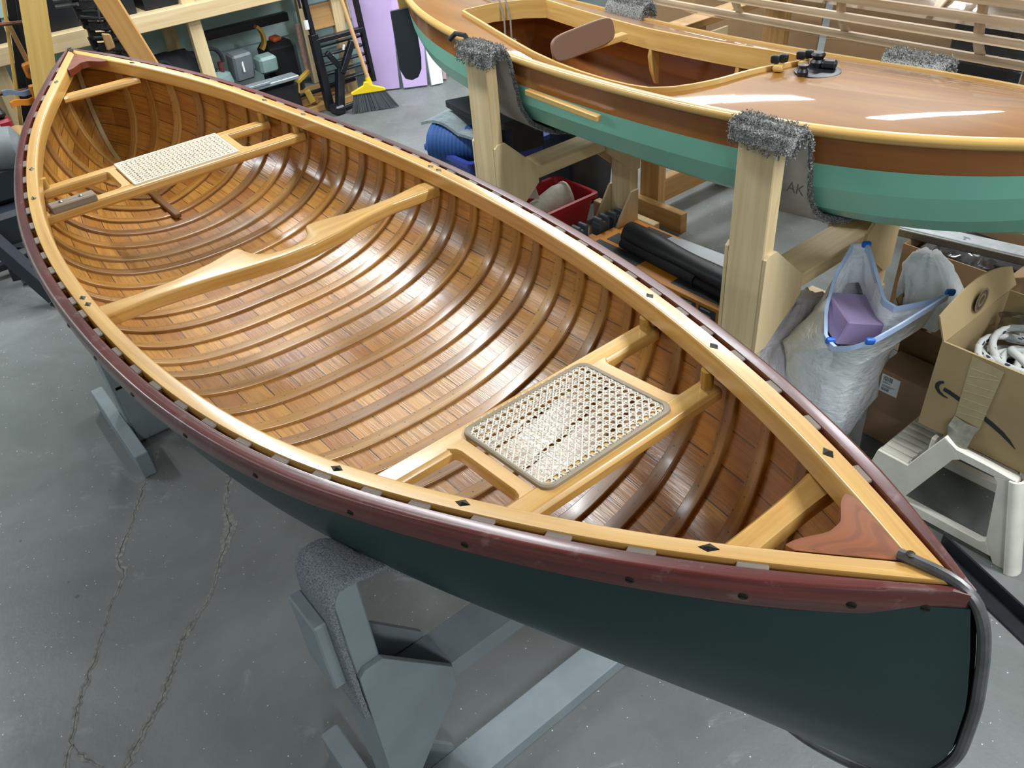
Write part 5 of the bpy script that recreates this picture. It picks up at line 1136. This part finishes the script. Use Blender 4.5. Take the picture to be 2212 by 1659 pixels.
# folded black workbench
wb = thing('folding_workbench', (-3.3, 1.85, 0), 'folded black metal workbench standing by the broom', 'workbench'); bk = plain('black_enamel', '#1a1e26', .35, .2, var=.2, scale=15)
P0 = lambda y, z, x=-3.22: (x-.10*z, y, z)
m = MB()
for y in (1.70, 2.04): m.bar(P0(y, .10), P0(y, .78), .026, .04, up=(1, 0, 0))
m.bar(P0(1.70, .42), P0(2.04, .42), .026, .05, up=(1, 0, 0)); m.bar(P0(1.70, .70), P0(2.04, .70), .026, .04, up=(1, 0, 0)); m.build('frame', bk, wb)
m = MB()
for k in range(5): m.bar(P0(1.72, .16+.055*k, -3.245), P0(2.03, .16+.055*k, -3.245), .012, .048, up=(1, 0, 0))
m.build('slatted_panel', bk, wb)
MB().prism([(0, .46), (.30, .46), (.30, .60), (0, .60)], .018, (-3.32, 1.72, 0), (0, 1, 0), (-.1, 0, 1)).build('wooden_jaw', M['pine2'], wb)
m = MB(); m.bar(P0(1.69, .02), P0(1.70, .46), .045, .05, up=(1, 0, 0)); m.bar((-3.13, 1.71, .02), (-3.20, 1.80, .24), .045, .05, up=(1, 0, 0)); m.bar((-3.18, 1.80, .22), (-3.20, 1.92, .38), .035, .035, up=(1, 0, 0)); m.bar((-3.19, 1.73, .36), (-3.19, 1.81, .24), .03, .03, up=(1, 0, 0)); m.build('leg', bk, wb)
MB().box((-3.14, 1.70, .03), (.10, .07, .055), bev=.01).build('foot', bk, wb); MB().bar((-3.14, 1.70, .012), (-3.22, 2.05, .012), .03, .022).build('base_bar', bk, wb)
m = MB()
for y, z in ((1.85, .345), (1.76, .305)): m.bar((-3.20, y, z), (-3.20, y+.012, z+.03), .014, .010)
m.build('clip', M['white'], wb)
MB().tube([P0(1.655, .62, -3.2), P0(1.66, .86, -3.2)], .008, 8).build('lever', bk, wb); MB().tube([P0(1.66, .68, -3.2), P0(1.657, .78, -3.2)], .013, 10).build('red_grip', plain('red_grip', '#b8283a', .45), wb, label='red grip on the lever'); MB().tube([P0(1.665, .50, -3.2), P0(1.667, .55, -3.2)], .014, 10).build('white_knob', M['white'], wb, label='pale knob on the lever')
# broom
br = thing('broom', (-3.0, 1.9, 0), 'push broom with yellow plastic head and grey bristles standing on the floor', 'broom'); yl = plain('yellow_plastic', '#e0c21e', .4)
MB().tube([(-3.02, 1.895, .165), (-3.12, 1.86, .65), (-3.28, 1.80, 1.40)], .0125, 12).build('handle', wood('broom_handle', '#b98f5d', '#d3ab78', .5), br)
m = MB(); m.prism([(-.015, .065), (.015, .065), (.020, .045), (.108, .012), (.108, -.004), (-.108, -.004), (-.108, .012), (-.022, .045)], .030, (-3.035, 1.882, .112), (.42, .90, .0), (-.1, 0, 1), .004); m.tube([(-3.02, 1.895, .15), (-3.03, 1.892, .20)], [.020, .016], 12); m.build('head', yl, br)
m = MB()
for i in range(420):
    f = i/419*2-1+R.uniform(-.02, .02); d = R.uniform(-.012, .012); a = Vector((-3.02, 1.882, .110))+Vector((.42, .90, 0))*(.100*f)+Vector((.9, -.42, 0))*d; b = Vector((-2.995, 1.892, .004+.006*R.random()))+Vector((.42, .90, 0))*(.148*f)+Vector((.9, -.42, 0))*d*2
    s = Vector((.42, .9, 0))*.0016; m.add([a-s, a+s, b+s*1.3, b-s*1.3], [[0, 1, 2, 3]])
m.build('bristles', plain('grey_bristle', '#4a5055', .8, 0, var=.3, scale=200), br, kind='stuff', fixn=False)
# foam sheets leaning on the far wall
lav = plain('lavender_foam_sheet', '#b59fcb', .7, 0, var=.05, scale=4)
def lean(lab, pts, mat, th=.03, cat='foam sheet', grp='foam sheets leaning by the green boat'):
    m = MB(); P = [Vector(p) for p in pts]; ex = (P[1]-P[0]).normalized(); ey = (P[3]-P[0]); ey = (ey-ex*ey.dot(ex)).normalized()
    m.prism([((p-P[0]).dot(ex), (p-P[0]).dot(ey)) for p in P], th, P[0], ex, ey, .002); o = m.build('foam_sheet', mat, None, tuple(P[0])); o['label'] = lab; o['category'] = cat; o['group'] = grp
lean('wide lavender foam sheet leaning behind the broom', [(-3.36, 2.06, .002), (-3.24, 2.235, .002), (-3.60, 2.52, 1.0), (-3.62, 2.14, 1.0)], lav)
lean('second lavender foam sheet, right of the dark rudder blade', [(-3.21, 2.245, .002), (-3.13, 2.385, .002), (-3.50, 2.68, .95), (-3.52, 2.38, .95)], lav)
lean('narrow white foam strip leaning right of the lavender sheets', [(-3.10, 2.395, .002), (-3.08, 2.475, .002), (-3.38, 2.66, .75), (-3.38, 2.54, .75)], plain('white_foam', '#dfe6ea', .7), .02)
lean('pinkish foam strip behind the white one', [(-3.16, 2.50, .002), (-3.12, 2.54, .002), (-3.45, 2.8, .75), (-3.47, 2.70, .75)], plain('pink_foam', '#b8a0a4', .7), .02)
t = thing('amber_bottle', (-3.1, 2.72, 0), 'amber bottle of glue on the floor past the foam sheets', 'bottle'); m = MB(); m.lathe([(0, .001), (.045, .001), (.05, .02), (.05, .13), (.02, .16), (.02, .19), (0, .19)], (-3.15, 2.66, 0), n=20); m.build('body', plain('amber', '#8a6a2e', .3), t); m = MB(); m.lathe([(.022, .18), (.022, .205), (0, .205)], (-3.15, 2.66, 0), n=16); m.build('cap', M['rust'], t)
# machine on a wheeled stand at the left edge
mc = thing('bench_grinder_stand', (-2.2, -.35, 0), 'dusty grey machine on a black wheeled stand at the left edge', 'machine'); dust = plain('dusty_metal', '#83888a', .5, .3, var=.2, scale=20); blu = plain('dark_blue_grey', '#232a33', .5, 0, var=.2, scale=10)
m = MB(); m.lathe([(0, -.09), (.06, -.09), (.085, -.07), (.09, 0), (.085, .05), (.05, .07), (0, .07)], (-2.32, -.235, .575), (.3, 1, 0), 28); m.build('wheel_guard', dust, mc)
MB().box((-2.36, -.27, .45), (.20, .22, .15), bev=.02).build('motor_housing', blu, mc); MB().box((-2.30, -.33, .30), (.26, .30, .14), bev=.02).build('gear_case', blu, mc)
m = MB(); m.tube([(-2.25, -.165, .535), (-2.21, -.13, .54)], .010, 10); m.build('red_knob', plain('red_knob', '#b53a34', .4), mc); m = MB(); m.tube([(-2.27, -.17, .53), (-2.24, -.10, .50), (-2.24, -.10, .42), (-2.28, -.16, .36)], .005, 6); m.tube([(-2.20, -.25, .405), (-2.22, -.12, .385)], .006, 6); m.build('cable', M['black'], mc); MB().box((-2.17, -.235, .385), (.004, .018, .025), bev=.001).build('white_tag', M['white'], mc)
MB().bar((-2.30, -.58, .62), (-1.985, -.33, .035), .055, .065, up=(.7, -.7, .3)).build('leg', blu, mc); MB().bar((-2.45, -.45, .195), (-2.12, -.22, .195), .03, .05).build('brace', plain('slate_brace', '#5b6873', .5), mc)
MB().bar((-2.42, -.30, .02+.04), (-2.42, -.30, .38), .05, .05, up=(1, 0, 0)).build('leg', blu, mc); MB().bar((-2.45, -.52, .05), (-2.45, -.18, .05), .04, .03).build('foot_bar', blu, mc)
m = MB(); m.lathe([(0, -.014), (.032, -.014), (.034, 0), (.032, .014), (0, .014)], (-2.30, -.385, .035), (.4, 1, 0), 20); cs = m.build('caster_wheel', plain('grey_caster', '#6e6f6c', .5), mc); MB().prism([(-.03, .0), (.03, .02), (.02, .075), (-.03, .075)], .03, (-2.29, -.40, .02), (.9, -.4, 0), (0, 0, 1)).build('caster_fork', M['black'], mc)
m = MB(); m.tube([(-2.42, -.44, .13), (-2.30, -.36, .10), (-2.18, -.34, .06), (-2.05, -.31, .03), (-1.98, -.28, .015)], [.02, .022, .02, .022, .012], 7); m.tube([(-2.02, -.33, .012), (-1.98, -.36, .012), (-1.94, -.33, .012), (-1.97, -.29, .02)], .008, 6); m.build('strap', M['black'], mc)
rc = thing('red_tool_case', (-2.85, -.3, 0), 'red and black hard tool case on a dark crate beside the clamps', 'case'); red = plain('dark_red_plastic', '#8e1f2c', .4)
MB().box((-2.86, -.30, .555), (.30, .36, .06), bev=.012).build('body', red, rc); MB().box((-2.86, -.30, .605), (.29, .34, .04), bev=.015).build('lid', M['black'], rc); MB().box((-2.86, -.30, .50), (.31, .37, .05), bev=.012).build('base', M['black'], rc); MB().box((-2.703, -.20, .56), (.006, .05, .02), bev=.002).build('latch', M['white'], rc)
cr = thing('dark_crate', (-2.86, -.3, 0), 'dark crate under the red tool case', 'crate'); MB().box((-2.86, -.30, .238), (.32, .38, .474), bev=.01).build('body', M['black'], cr)
o = MB().lathe([(0, 0), (.10, 0), (.10, .02), (0, .02)], (-2.62, -.13, .47), (.8, .5, .4), 26).build('sanding_disc', M['pine2'], None, (-2.62, -.13, .47)); o['label'] = 'round tan disc between the grinder and the red case'; o['category'] = 'disc'
for o in bpy.data.objects:
    if '_o' in o: del o['_o']
